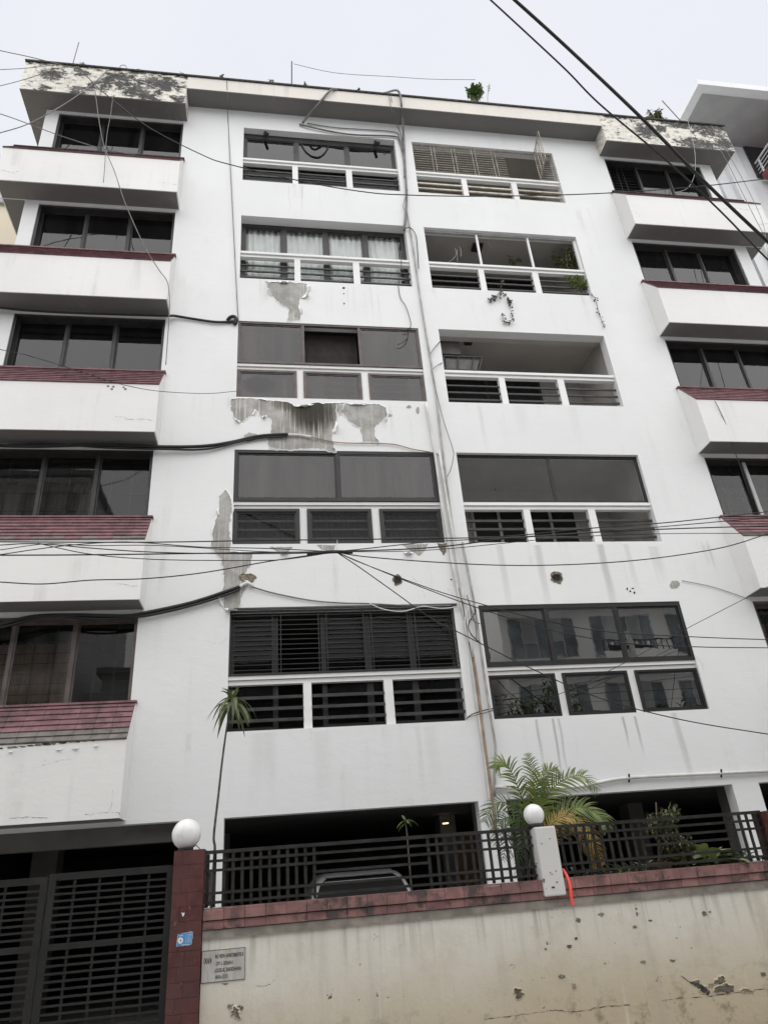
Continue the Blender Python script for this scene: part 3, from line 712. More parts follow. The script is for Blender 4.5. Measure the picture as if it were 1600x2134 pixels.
# bay windows
for k in range(5):
    for side, (x0, x1) in ((-1, (-4.16, -1.392)), (1, (9.155, 11.86))):
        zb, zt = 4.15+FH*k, 5.60+FH*k
        W = x1-x0
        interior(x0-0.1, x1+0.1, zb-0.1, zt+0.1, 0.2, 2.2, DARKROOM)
        mat = ALU_DARK if k > 0 else ALU_BROWN
        sk = (0,) if (k == 4 and side == 1) else ()
        w = window(x0, x1, zb, zt, 0.03, (x0+W/3+0.02, x1-W/3-0.01), 0.05, 0.20, mat, GL_SMOKE if k < 2 else GL_DARK, skip=sk, mw=0.05, gp=(.72, .84), my=.11)
        if side == 1 and k == 4:
            gg = grille(x0+.03, x0+W/3, zb+.02, zt-.02, 0.18, 2, 13, GRILLE, pair=0.16)
        if k in (0,):
            curtain(x0+.05, x1-W*0.36, zb, zt-.25, 0.5, CURT_B, w, 0.03, 0.12)
            gg = grille(x0+.03, x1-.03, zb+.02, zt-.02, 0.27, 9, 9, GRILLE, pair=0.02)
        if k in (1, 3) and side == 1 or k == 1:
            gg = grille(x0+.03, x1-.03, zb+.02, zt-.02, 0.27, 8, 4, GRILLE, pair=0.02)
            curtain(x0+W*.05, x0+W*0.62, zb, zt-.35, 0.6, CURT_G, w, 0.03, 0.14)
        if side == 1 and k == 1: 
            MB().box(x0+W/3-0.02, x0+W/3+0.05, 0.10, 0.135, zb+.05, zt-.05).build('mullion', ALU_GREY, B)

# garage level
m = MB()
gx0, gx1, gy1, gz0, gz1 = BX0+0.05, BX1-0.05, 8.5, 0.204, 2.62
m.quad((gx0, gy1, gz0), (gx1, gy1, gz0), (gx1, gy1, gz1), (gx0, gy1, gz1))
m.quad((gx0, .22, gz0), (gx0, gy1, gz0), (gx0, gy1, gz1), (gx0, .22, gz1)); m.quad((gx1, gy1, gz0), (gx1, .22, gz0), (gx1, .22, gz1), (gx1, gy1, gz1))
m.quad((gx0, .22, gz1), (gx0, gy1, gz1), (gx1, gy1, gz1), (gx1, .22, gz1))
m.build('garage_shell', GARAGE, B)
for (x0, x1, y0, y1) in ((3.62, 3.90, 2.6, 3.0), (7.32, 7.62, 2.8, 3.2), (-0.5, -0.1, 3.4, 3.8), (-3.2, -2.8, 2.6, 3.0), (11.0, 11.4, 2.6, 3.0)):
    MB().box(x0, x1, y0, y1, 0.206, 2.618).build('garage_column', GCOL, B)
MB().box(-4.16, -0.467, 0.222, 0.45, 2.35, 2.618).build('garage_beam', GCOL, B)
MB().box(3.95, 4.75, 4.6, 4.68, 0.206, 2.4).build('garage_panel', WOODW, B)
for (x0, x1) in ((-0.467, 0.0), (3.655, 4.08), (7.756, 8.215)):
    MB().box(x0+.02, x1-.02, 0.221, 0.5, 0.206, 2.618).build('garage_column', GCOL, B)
lp = MB(); lp.lathe([(0.001, -0.015), (0.05, -0.015), (0.055, 0.0), (0.001, 0.0)], P(928, 1715, 2.4)); lp.build('ceiling_lamp', LAMP, None)
tag(bpy.data.objects['ceiling_lamp'], 'small lit ceiling lamp glowing inside the dark garage', 'lamp')

# ---------------- bare patches where the paint has peeled, paint flaps, holes, repairs
def jag(pts, step, amp, seed):
    rnd = random.Random(seed); out = []
    n = len(pts)
    for i in range(n):
        a, b = pts[i], pts[(i+1) % n]; d = b-a; L = d.length
        m_ = max(1, int(L/step)); nrm = Vector((-d.z, 0, d.x)).normalized() if L > 0 else Vector()
        for k in range(m_):
            t = k/m_; w = amp*(0.3 if k == 0 else 1)
            out.append(a+d*t+nrm*(mnoise.noise(Vector((a.x*9+t*L*9, seed*3.1, a.z*9)))*w*1.3+rnd.uniform(-w, w)*0.5))
    return out
def patch(px, name='bare_patch', mat=CONC, parent=B, y=0.0, step=0.03, amp=0.02, proud=0.004, seed=1, rim=0.0):
    pts = jag([P(a, b, y) for a, b in px], step, amp, seed)
    for p in pts: p.y = y-proud
    tri = tessellate_polygon([pts])
    m = MB(); m.v = pts; 
    def ori(t):
        a, b, c = [pts[i] for i in t]
        return t if (b-a).cross(c-a).y < 0 else t[::-1]
    m.f = [ori(tuple(t)) for t in tri]
    n = len(pts); i0 = n
    m.v = pts + [Vector((p.x, y, p.z)) for p in pts]
    for i in range(n): m.f.append((i, (i+1) % n, n+(i+1) % n, n+i))
    o = m.build(name, mat, parent)
    if rim:      # the torn paint skin lifts a little off the wall along the edge
        area = sum(pts[i].x*pts[(i+1) % n].z-pts[(i+1) % n].x*pts[i].z for i in range(n))
        sg = 1 if area > 0 else -1; e = MB(); rr = random.Random(seed+77)
        for i in range(n):
            d = (pts[(i+1) % n]-pts[i-1]); nn = Vector((d.z, 0, -d.x))*sg
            nn = nn.normalized() if nn.length > 1e-6 else Vector((0, 0, 1))
            lift = rim*max(0.12, mnoise.noise(Vector((pts[i].x*5, seed, pts[i].z*5)))*1.6+.35)*rr.uniform(.7, 1.3)
            e.v += [Vector((pts[i].x, y-.005-lift, pts[i].z))-nn*.002, Vector((pts[i].x, y-.0045-lift*.55, pts[i].z))+nn*(.002+rim*.4+lift*.5), Vector((pts[i].x, y-.0006, pts[i].z))+nn*(.004+rim*.8+lift*1.6)]
        for i in range(n):
            j = (i+1) % n
            for q in (0, 1): e.f.append((3*i+q, 3*j+q, 3*j+q+1, 3*i+q+1))
        e.build('paint_edge', RIMW if parent is B else BWALL, parent, True)
    return o
RIMW = WALL
def blob(cx, cy, rx, ry, name, mat, parent=B, y=0.0, seed=1, amp=0.35, n=18, proud=0.004, rim=0.0):
    rnd = random.Random(seed); pts = []; amp *= .6
    for i in range(n):
        t = 2*math.pi*i/n; r = 1+amp*(mnoise.noise(Vector((math.cos(t)*1.7, math.sin(t)*1.7, seed*5.3))))*2+rnd.uniform(-amp, amp)*0.35
        pts.append((cx+rx*r*math.cos(t), cy+ry*r*math.sin(t)))
    return patch(pts, name, mat, parent, y, 0.02, 0.006, proud+.0006*(seed % 7), seed, rim)
# the polygons follow the flaked areas measured on the wall
patch([(553, 587), (575, 589), (600, 588), (640, 592), (645, 597), (638, 608), (626, 622), (622, 640), (626, 655), (624, 668), (600, 670), (601, 644), (585, 634), (568, 618), (558, 604)], seed=2, rim=.014)
patch([(483, 832), (500, 830), (560, 835), (600, 838), (612, 846), (640, 848), (655, 840), (700, 842), (720, 840), (705, 862), (698, 886), (692, 905), (695, 930), (700, 942), (660, 934), (600, 938), (562, 933), (558, 918), (566, 905), (567, 878), (556, 866), (545, 868), (532, 853), (524, 866), (502, 880), (490, 872), (480, 850)], seed=3, rim=.014)
patch([(700, 843), (745, 843), (790, 842), (804, 850), (806, 866), (796, 876), (782, 890), (780, 905), (790, 922), (755, 921), (752, 893), (738, 885), (724, 876), (715, 862), (703, 868)], seed=4, proud=.007, rim=.014)
patch([(470, 1021), (482, 1045), (484, 1066), (478, 1090), (480, 1150), (500, 1152), (527, 1155), (522, 1180), (505, 1205), (520, 1215), (505, 1240), (498, 1268), (466, 1268), (468, 1200), (462, 1165), (440, 1140), (444, 1110), (452, 1080), (458, 1060), (456, 1035)], seed=5, rim=.014)
patch([(508, 909), (520, 901), (536, 905), (534, 915), (515, 922)], seed=6, step=0.02, amp=0.012)
blob(812, 866, 5, 3, 'bare_patch', CONC, seed=8); blob(870, 855, 4, 8, 'bare_patch', CONC, seed=9); blob(852, 848, 5, 3, 'bare_patch', CONC, seed=10)
patch([(838, 1135), (892, 1133), (886, 1146), (874, 1158), (858, 1150)], seed=11, step=.02, amp=.012)
patch([(910, 1132), (930, 1132), (929, 1152), (924, 1158), (916, 1146)], name='bare_patch', mat=PLASTER, seed=12, step=.02, amp=.012)
patch([(660, 1136), (700, 1136), (695, 1146), (672, 1146)], seed=13, step=.02, amp=.01)
patch([(562, 1140), (610, 1140), (600, 1152), (585, 1153)], seed=14, step=.02, amp=.01)
blob(515, 1205, 16, 12, 'bare_patch', PLASTER, seed=15, proud=0.008)
blob(1405, 1219, 11, 8, 'bare_patch', CONC, seed=16)
for (cx, cy, rx, ry, s) in ((828, 1209, 8, 9, 21), (1160, 1204, 9, 10, 22)):
    blob(cx, cy, rx*1.35, ry*1.2, 'broken_plaster_rim', PLASTER, seed=s, proud=0.006)
    blob(cx, cy, rx*.9, ry*.85, 'wall_hole', HOLE, seed=s+40, proud=0.010)
for (cx, cy, s) in ((1312, 1232, 31), (1318, 1226, 32), (1306, 1227, 33), (1321, 1235, 34), (717, 633, 35), (716, 612, 36), (716, 600, 37), (1032, 1020, 38), (940, 1208, 39), (896, 1098, 40)):
    blob(cx, cy, 1.5+1.3*(s*7 % 5)/5, 1.2+(s*3 % 4)/4, 'chip', HOLE, seed=s, n=9, amp=.8)
def flap(a, b, tip, curl=0.05, y=0.0):
    """loose paint skin: hinged on the edge a-b, hanging free towards tip and rolling outwards"""
    A, Bv, T = P(*a, y), P(*b, y), P(*tip, y)
    m = MB(); nu, nv = 4, 5
    for j in range(nv+1):
        t = j/nv
        for i in range(nu+1):
            s = i/nu; e = A.lerp(Bv, s); w = 1-0.75*t*abs(2*s-1)
            c = e.lerp(T, 0.10+0.0*t) if False else e
            d = (T-(A+Bv)/2)
            ang = t*2.2
            p = c + ((A+Bv)/2-c)*(1-w) + d*(math.sin(ang)/2.2*1.15) + Vector((0, -curl*(1-math.cos(ang))-0.006, 0))
            m.v.append(p)
    for j in range(nv):
        for i in range(nu): q = j*(nu+1)+i; m.f.append((q, q+1, q+nu+2, q+nu+1))
    o = m.build('paint_flap', TRIM, B, True)
    sm = o.modifiers.new('thickness', 'SOLIDIFY'); sm.thickness = 0.004
    return o
for a, b, t, c in (((578, 586), (605, 586), (592, 597), .04), ((638, 594), (640, 610), (652, 600), .05), ((626, 622), (640, 612), (648, 622), .06), ((622, 640), (626, 656), (634, 648), .05),
                   ((560, 600), (566, 618), (558, 610), .04), ((545, 868), (556, 866), (552, 878), .05), ((692, 905), (700, 880), (708, 896), .07), ((798, 872), (803, 880), (808, 886), .08), ((700, 942), (686, 938), (695, 934), .04),
                   ((466, 1268), (498, 1268), (484, 1282), .09), ((462, 1240), (466, 1266), (452, 1252), .06), ((455, 1060), (458, 1075), (448, 1068), .03), ((720, 840), (770, 842), (745, 850), .03), ((655, 842), (612, 846), (634, 852), .04), ((840, 1150), (862, 1152), (850, 1160), .05), ((582, 1152), (604, 1150), (594, 1160), .05), ((524, 866), (532, 853), (536, 864), .03), ((488, 870), (502, 880), (494, 884), .03)):
    flap(a, b, t, c)
# ragged line of broken plaster under the stripped tiles of the lowest left bay
for i in range(16):
    x0 = 3+i*16+random.uniform(-4, 4); yy = 1560-0.115*x0*0.8
    o = blob(x0, yy, random.uniform(4, 9), random.uniform(1.5, 3), 'chip', PLASTER if i % 2 else MOULD, y=PJ, seed=60+i, n=9, amp=.5)
for (a, b, t, c) in (((150, 1560), (166, 1558), (160, 1563), .018), ((195, 1555), (206, 1553), (203, 1557), .015), ((118, 1562), (132, 1560), (122, 1566), .015), ((18, 1567), (28, 1566), (24, 1570), .015)):
    flap(a, b, t, c, PJ)
# damage on the lowest-storey pier between fence and wall
patch([(430, 1815), (446, 1812), (444, 1850), (440, 1890), (430, 1890)], mat=MOULD, name='mould_patch', seed=71, amp=.03)
for (cx, cy, s) in ((226, 805, 81), (234, 811, 82), (237, 806, 84), (262, 811, 83), (258, 807, 85)): blob(cx, cy, 2.6, 1.6, 'chip', PLASTER, y=PJ, seed=s, n=9)

# ------------------------------------------------------------------ things on the facade
def spot(px, py, label):
    c = P(px, py, 0.07)
    t = thing('spot_lamp', label, 'lamp', (c.x, c.y, z(4)+OH), 'spot lamps under the top lintel')
    top = Vector((c.x, 0.07, z(4)+OH))
    MB().tube([top, top-Vector((0, 0, 0.03))], 0.03, 10).build('mount', CARB, t)
    MB().tube([top-Vector((0, 0, 0.03)), top-Vector((-0.0, 0.01, 0.08))], 0.012, 6).build('bracket', CARB, t)
    a = top-Vector((0, 0, 0.07)); s = 1
    b = a+Vector((0.055, -0.09, -0.13))
    MB().tube([a+(a-b)*0.2, b], 0.036, 12).build('lamp_body', CARB, t)
    return t
spot(553, 272, 'left black spot lamp hanging under the top storey lintel')
spot(782, 291, 'right black spot lamp hanging under the top storey lintel')
def cable(pts, r, label, mat=BLACK, name='cable', cat='cable', per=6, n=6, group=None):
    o = MB().tube(spline(pts, per), r, n).build(name, mat, None, True)
    return tag(o, label, cat, group)
C = cable
C([P(628, 300, .152), P(636, 314, .152), P(650, 325, .152), P(664, 327, .152), P(676, 319, .152), P(684, 306, .152)], 0.017, 'short black arc close before the top left window')  # black tube arc set close before the glass
# air conditioner on its bracket in the open balcony
c = P(930, 718, 0.5)
ac = thing('air_conditioner', 'air conditioner unit hung in the corner of the open balcony', 'air conditioner', (4.5, 0.45, 11.2))
MB().box(4.12, 4.62, 0.40, 0.85, 11.42, 11.90).build('casing', simple('ac_casing', (0.12, 0.118, 0.11), 0.6), ac)
MB().box(4.78, 4.94, 0.40, 0.55, 11.80, 11.87).build('vent', CARB, ac)
rk = thing('metal_rack', 'black metal rack frame with a grey tray in the open balcony', 'rack', (4.6, 0.45, 10.75))
a0, a1, a2, a3 = P(924, 742, .30), P(1004, 745, .30), P(998, 772, .30), P(926, 770, .30)
m = MB()
for (p, q) in ((a0, a1), (a1, a2), (a2, a3), (a3, a0)): m.bar(p, q, 0.03, 0.03, Vector((0, 1, 0)))
m.build('frame', CARB, rk)
for t in (0.38, 0.78): MB().bar(a0.lerp(a1, t)+Vector((0, .005, 0)), a3.lerp(a2, t)+Vector((0, .005, 0)), 0.022, 0.022, Vector((0, 1, 0))).build('cross_bar', CARB, rk)
m = MB(); e = Vector((0, .03, 0)); q = [a0.lerp(a2, .06)+e, a1.lerp(a3, .06)+e, a2.lerp(a0, .06)+e, a3.lerp(a1, .06)+e]
m.quad(*q); m.quad(*[v+Vector((0, .02, 0)) for v in q][::-1]); m.build('tray', simple('grey_tray', (0.13, 0.125, 0.12), 0.7), rk)
lt = MB(); lt.box(*[v for v in (5.38, 5.62)], 0.45, 0.68, z(3)+OH+0.06, z(3)+OH+0.125)
tag(lt.build('ceiling_vent', CARB, None), 'square dark fixture on the plant balcony ceiling', 'fixture')
for i, pts in enumerate(([(948, 518), (950, 530), (943, 540), (935, 546)], [(952, 520), (953, 545)], [(956, 514), (960, 522), (960, 535)], [(1016, 498), (1018, 508), (1024, 515)])):
    C([P(a, b, .3) for a, b in pts], 0.004, ['loose white wire end hooked left in the plant balcony', 'straight loose wire hanging in the plant balcony', 'curled loose wire at the right of the hanging wires in the plant balcony', 'short wire hanging from the dark ceiling fixture'][i], PIPEW, 'wire', 'wire')

# ------------------------------------------------------------------ pipes and wall cables
def pipe(pts, r, label, mat, y=-0.04, name='pipe', cat='pipe'):
    o = MB().tube(spline([P(a, b, y) for a, b in pts], 3), r, 8).build(name, mat, None, True); return tag(o, label, cat)
pipe([(848, 440), (861, 520), (880, 650), (905, 800), (921, 930), (936, 1050), (950, 1150)], 0.020, 'long thin grey conduit running down between the window columns', PIPEG)
pipe([(887, 838), (905, 940), (922, 1060), (942, 1170), (958, 1250), (972, 1300)], 0.024, 'white pipe beside the middle left windows', PIPEW, -0.05)
pipe([(915, 940), (934, 1060), (955, 1180), (968, 1262), (985, 1370)], 0.026, 'white drain pipe descending in the middle of the wall', PIPEW, -0.06)
pipe([(962, 1260), (982, 1350), (996, 1440), (1008, 1540), (1022, 1640), (1034, 1735)], 0.024, 'rusty brown pipe running down to the palm', PIPEB, -0.05)
pipe([(975, 1300), (984, 1400), (998, 1500), (1012, 1600), (1028, 1735)], 0.018, 'white pipe left of the rusty pipe', PIPEW, -0.04)
pipe([(963, 1130), (975, 1190), (990, 1270), (1005, 1380), (1020, 1480), (1032, 1555), (1030, 1600), (1031, 1660)], 0.020, 'grey conduit right of the rusty pipe', PIPEG, -0.05)
pipe([(1031, 1640), (1100, 1643), (1200, 1640), (1260, 1628), (1310, 1621), (1420, 1615), (1510, 1611), (1600, 1607), (1700, 1604)], 0.026, 'white pipe running level above the garage opening', PIPEW, -0.05)
for px, py in ((1310, 1621), (1502, 1611)):
    o = MB().tube([P(px, py-8, -.085), P(px, py+9, -.03)], 0.015, 6).build('pipe_clip', CARB, None); tag(o, 'dark clip holding the level white pipe, %s' % ('nearer the palm' if px < 1400 else 'nearer the right edge'), 'clip')
# hoses over the roof edge
C([P(760, 205, .1), P(720, 196, -.3), P(696, 186, -.49), P(680, 197, -.50), P(660, 222, -.4), P(643, 240, -.2), P(630, 257, -.06)], [0.02, 0.022]+[0.028]*60 if False else 0.028, 'grey insulated hose bundle hooked over the roof edge', GREYC, per=6)
C([P(624, 259, -.03), P(640, 263, -.05), P(690, 274, -.04), P(740, 281, -.04), P(820, 284, -.04), P(832, 294, -.04), P(841, 330, -.04), P(843, 370, -.04)], 0.021, 'lower grey hose running level above the top left window', GREYC)
C([P(640, 257, -.03), P(700, 266, -.03), P(760, 270, -.03), P(822, 275, -.03), P(832, 287, -.03), P(842, 320, -.03)], 0.013, 'upper thin grey hose running level above the top left window', GREYC)
C([P(788, 197, .2), P(805, 193, -.2), P(825, 188, -.5), P(833, 196, -.51), P(836, 215, -.5), P(838, 240, -.3), P(841, 290, -.06), P(844, 350, -.05), P(847, 410, -.05), P(845, 450, -.05), P(842, 480, -.03)], 0.028, 'thick grey hose arching over the roof edge and down the wall', GREYC)
C([P(810, 200, -.49), P(815, 225, -.45), P(823, 255, -.2), P(836, 285, -.04), P(843, 340, -.03)], 0.008, 'outer thin wire dropping from the eave beside the arched hose', GREYC, 'wire', 'wire')
C([P(814, 200, -.49), P(822, 238, -.35), P(832, 270, -.1), P(841, 300, -.04)], 0.008, 'inner thin wire dropping from the eave beside the arched hose', GREYC, 'wire', 'wire')
C([P(850, 395, -.05), P(842, 420, -.05), P(840, 432, -.05), P(848, 446, -.05)], 0.006, 'small wire loop on the hose bundle below the top windows', GREYC, 'wire', 'wire')
C([P(842, 478, -.03), P(852, 474, -.08), P(862, 482, -.05), P(868, 500, -.05), P(872, 560, -.05)], 0.010, 'dark cable bending from the curtain window to the conduit', BLACK)
C([P(838, 490, .12), P(836, 540, .04), P(836, 565, -.01), P(830, 590, -.02), P(834, 620, -.02), P(846, 640, -.03), P(856, 675, -.03), P(850, 686, -.02), P(840, 690, -.01)], 0.007, 'thin dark wire wandering down from the curtain window', BLACK, 'wire', 'wire')
C([P(852, 690, -.03), P(848, 705, -.03), P(838, 714, -.03), P(828, 718, -.02)], 0.007, 'loose wire tail over the grey sliding window', BLACK, 'wire', 'wire')
C([P(894, 741, -.04), P(905, 725, -.05), P(917, 711, .0)], 0.010, 'upper short grey cable into the open balcony', GREYC)
C([P(900, 770, -.04), P(910, 762, -.05), P(921, 756, .0)], 0.008, 'lower short grey cable into the open balcony', GREYC)
C([P(898, 770, -.05), P(912, 830, -.06), P(925, 880, -.06), P(943, 935, -.06), P(944, 955, -.06), P(938, 980, -.06), P(930, 995, -.05)], 0.007, 'thin grey wire bowing beside the white drain pipes', GREYC, 'wire', 'wire')
C([P(473, 168, -.46), P(474, 200, -.4), P(475, 240, -.03), P(480, 340, -.025), P(487, 480, -.025), P(494, 620, -.025), P(497, 668, -.02)], 0.009, 'thin grey wire running straight down the left wall', GREYC, 'wire', 'wire')
# dark bundles fixed under the bay soffits
C([P(-60, 636, -.12), P(0, 641, -.12), P(60, 647, -.12), P(180, 653, -.12), P(345, 658, -.12), P(362, 658, -.06), P(400, 664, -.04), P(450, 671, -.04), P(490, 670, -.03)], 0.026, 'dark sagging cable bundle at the fourth storey left of the grey windows', BLACK)
o = MB().tube(spline([P(474, 668, -.02), P(480, 661, -.05), P(489, 660, -.06), P(493, 669, -.05), P(488, 676, -.03)], 4), 0.035, 8).build('cable_knot', BLACK, None, True); tag(o, 'dark taped cable knot beside the grey sliding window', 'cable')
C([P(-80, 925, -.14), P(60, 930, -.13), P(200, 927, -.13), P(330, 931, -.10), P(420, 930, -.05), P(480, 922, -.04), P(540, 909, -.04), P(600, 905, -.04)], 0.032, 'thick black cable bundle at the third storey ending on the peeled patch', BLACK)
C([P(-80, 935, -.16), P(80, 924, -.15), P(220, 933, -.15), P(340, 936, -.10), P(430, 936, -.06), P(500, 920, -.05), P(560, 911, -.05), P(598, 910, -.05)], 0.018, 'thinner black cable under the third storey bundle', BLACK)
C([P(600, 906, -.04), P(625, 907, -.04), P(648, 911, -.04)], 0.026, 'short white sleeve at the end of the third storey bundle', PIPEW)
C([P(645, 910, -.04), P(690, 920, -.03), P(720, 923, -.03), P(770, 924, -.03), P(820, 926, -.03), P(860, 936, -.03), P(905, 944, -.03), P(915, 950, -.05)], 0.011, 'brown cable running right from the peeled patch', PIPEB)
C([P(-80, 1320, -.16), P(0, 1302, -.15), P(70, 1285, -.14), P(160, 1282, -.14), P(260, 1284, -.12), P(305, 1277, -.07), P(400, 1256, -.05), P(480, 1230, -.05), P(508, 1219, -.04)], 0.030, 'upper black cable bundle at the second storey under the bay', BLACK)
C([P(-80, 1310, -.18), P(0, 1308, -.16), P(100, 1284, -.16), P(200, 1290, -.15), P(300, 1284, -.09), P(400, 1262, -.07), P(470, 1240, -.07), P(500, 1228, -.05)], 0.020, 'lower black cable bundle at the second storey under the bay', BLACK)
C([P(500, 1223, -.05), P(515, 1215, -.05), P(528, 1222, -.04)], 0.03, 'white sleeve where the second storey cable enters the wall', PIPEW)
C([P(522, 1222, -.04), P(570, 1236, -.03), P(640, 1250, -.03), P(700, 1256, -.03), P(770, 1258, -.03), P(850, 1262, -.03), P(940, 1262, -.03)], 0.012, 'grey cable running level above the black grille window', GREYC)
C([P(770, 1258, -.04), P(800, 1270, -.05), P(840, 1274, -.06), P(880, 1264, -.04), P(920, 1268, -.05), P(965, 1263, -.05)], 0.009, 'pale cable sagging above the black grille window', PIPEW)
for i, pts in enumerate(([(955, 1225), (965, 1270), (975, 1330), (985, 1380)], [(985, 1262), (990, 1275), (976, 1300), (980, 1320), (1000, 1340)], [(960, 1245), (972, 1268), (968, 1300), (978, 1340)], [(972, 1240), (990, 1300), (992, 1330)], [(978, 1255), (984, 1290), (1000, 1300)])):
    C([P(a, b, -.07-.01*i) for a, b in pts], 0.010, ['leftmost cable of the tangle between the lowest windows', 'looping cable of the tangle between the lowest windows', 'wavy pale cable of the tangle between the lowest windows', 'rightmost straight cable of the tangle between the lowest windows', 'short bent cable of the tangle between the lowest windows'][i], [GREYC, BLACK, PIPEW, GREYC, GREYC][i])
C([P(972, 1497, -.01), P(985, 1488, -.05), P(1010, 1480, -.05), P(1030, 1476, -.02)], 0.008, 'short dark cable between the lowest window openings', BLACK)
C([P(1420, 1210, -.02), P(1480, 1222, -.02), P(1530, 1238, -.02), P(1556, 1248, -.02)], 0.006, 'faint grey wire on the wall beside the lower right bay', GREYC, 'wire', 'wire')

# ------------------------------------------------------------------ street cables
def street(pts, r, label, y=-4.2, dy=0.0, mat=BLACK, group=None):
    n = len(pts)
    q = [P(a, b, y+dy*i/(n-1)) for i, (a, b) in enumerate(pts)]
    def out(p): return p[0] < 0 or p[0] > 1600 or p[1] <= 0
    q = spline(q, 8)
    if out(pts[0]): q.insert(0, q[0]+(q[0]-q[1]).normalized()*14)      # the cable runs on to its next support outside the view
    if out(pts[-1]): q.append(q[-1]+(q[-1]-q[-2]).normalized()*14)
    return C(q, r, label, mat, per=1, group=group)
street([(1072, 0), (1180, 98), (1335, 245), (1460, 372), (1600, 505), (1760, 650)], 0.017, 'thick black overhead cable crossing the upper right corner', -7.2, 0.9)
street([(1022, 0), (1100, 72), (1180, 147), (1250, 218), (1385, 332), (1500, 440), (1600, 542), (1760, 690)], 0.009, 'thinner black overhead cable below the thick one at upper right', -7.2, 0.9)
SG = 'thin black cables strung across the street'
street([(-60, 1128), (0, 1129), (300, 1130), (560, 1126), (900, 1122), (1050, 1118), (1240, 1100), (1400, 1088), (1600, 1066), (1700, 1054)], 0.00615, 'topmost of the street cables, level from the left edge')
street([(-60, 1140), (0, 1136), (80, 1133), (200, 1143), (330, 1151), (520, 1154), (690, 1150), (900, 1129), (1100, 1119), (1350, 1100), (1600, 1078), (1700, 1070)], 0.00533, 'street cable dipping left of the cable crossing', -4.25)
street([(-60, 1165), (0, 1156), (120, 1139), (230, 1130), (300, 1131), (420, 1140), (560, 1143), (700, 1150)], 0.00492, 'street cable humped over the left bay', -4.3)
street([(-60, 1157), (0, 1157), (200, 1156), (500, 1152), (700, 1149), (900, 1141), (1100, 1118), (1350, 1104), (1600, 1096), (1700, 1094)], 0.00697, 'thickest level street cable over the lower left bay', -4.15)
street([(-60, 1150), (0, 1146), (100, 1133), (190, 1137), (330, 1137), (560, 1150), (700, 1150), (900, 1146), (1180, 1120), (1400, 1112), (1600, 1112), (1700, 1112)], 0.00410, 'street cable crossing through the middle of the strands', -4.2)
street([(80, 1132), (190, 1155), (330, 1166), (520, 1168), (600, 1165), (700, 1150)], 0.00451, 'street cable sagging below the others before the patch', -4.25)
street([(-60, 1211), (0, 1213), (90, 1217), (190, 1209), (300, 1206), (420, 1194), (560, 1170), (640, 1158), (690, 1150)], 0.00574, 'lone street cable rising from the lower left to the crossing', -4.2)
street([(700, 1150), (760, 1160), (900, 1171), (1050, 1178), (1200, 1176), (1350, 1165), (1500, 1142), (1600, 1112), (1700, 1080)], 0.00574, 'street cable sagging below the right windows', -4.2)
street([(700, 1150), (760, 1176), (900, 1228), (1000, 1258), (1100, 1285), (1250, 1315), (1440, 1327), (1600, 1333), (1700, 1335)], 0.00492, 'street cable falling right to cross the reflecting window high', -4.2)
street([(700, 1150), (780, 1184), (900, 1232), (1020, 1275), (1150, 1314), (1300, 1340), (1450, 1348), (1600, 1350), (1700, 1350)], 0.00492, 'street cable falling right to cross the reflecting window low', -4.2)
street([(700, 1150), (750, 1183), (830, 1240), (900, 1290), (960, 1320), (1100, 1390), (1250, 1455), (1420, 1500), (1600, 1530), (1700, 1545)], 0.00533, 'street cable falling steepest to the lower right edge', -4.2)
street([(1700, 1165), (1600, 1222), (1430, 1310), (1280, 1392), (1150, 1452), (1030, 1480), (975, 1495)], 0.00451, 'cable rising to the right edge from the lowest windows', -2.2, 2.1)
street([(640, 1156), (690, 1150), (735, 1151)], 0.018, 'taped junction where the street cables cross', -4.2)
street([(703, 1124), (702, 1136), (701, 1152)], 0.00328, 'pale tie wire at the cable crossing', -4.2, 0, PIPEW)
street([(-60, 712), (0, 728), (60, 741), (170, 775), (250, 800), (330, 815), (430, 820), (493, 815)], 0.00574, 'thin cable swooping from the left edge to the grey lower window', -2.6, 2.55)
# wires over the roof corner
street([(-60, 88), (0, 105), (60, 118), (120, 133), (165, 145)], 0.009, 'highest thin wire from the left edge to the roof corner', -1.6, 1.2, GREYC)
street([(-60, 146), (0, 145), (55, 142), (120, 135)], 0.008, 'level thin wire from the left edge to the roof corner', -1.6, 1.2, GREYC)
street([(-60, 190), (0, 179), (60, 163), (120, 142)], 0.008, 'rising thin wire from the left edge to the roof corner', -1.6, 1.2, GREYC)
street([(-60, 292), (0, 277), (62, 257), (135, 217), (190, 178), (225, 146)], 0.010, 'thin wire climbing from the left over the mouldy fascia', -1.8, 1.3, GREYC)
street([(-60, 222), (0, 237), (60, 258), (130, 284), (215, 310), (280, 322)], 0.009, 'thin wire slanting down across the top left window', -1.6, .9, GREYC)
street([(165, 140), (200, 178), (232, 205), (310, 265), (420, 322), (480, 343), (640, 380), (760, 400), (840, 406), (1000, 409), (1230, 404), (1440, 390), (1600, 372), (1700, 360)], 0.011, 'long dark wire sagging from the roof corner past the top windows', -.55, -1.4)
street([(198, 185), (214, 290), (240, 360), (262, 425), (300, 510), (330, 560), (348, 585), (353, 612), (353, 655), (346, 760)], 0.009, 'thin wire hanging from the roof corner down the left bays', -.6, .1, GREYC)
street([(236, 200), (231, 240), (225, 270), (221, 305), (219, 345), (216, 380)], 0.008, 'short kinked wire hanging before the top left window', -.6, 0.05, GREYC)
street([(250, 140), (254, 136), (262, 137), (266, 147)], 0.008, 'small wire hoop on the roof edge', -.4, 0, GREYC)
street([(612, 133), (700, 152), (820, 160), (900, 165), (990, 166)], 0.007, 'pale wire from the roof pole to the roof bush', .1, -.2, GREYC)
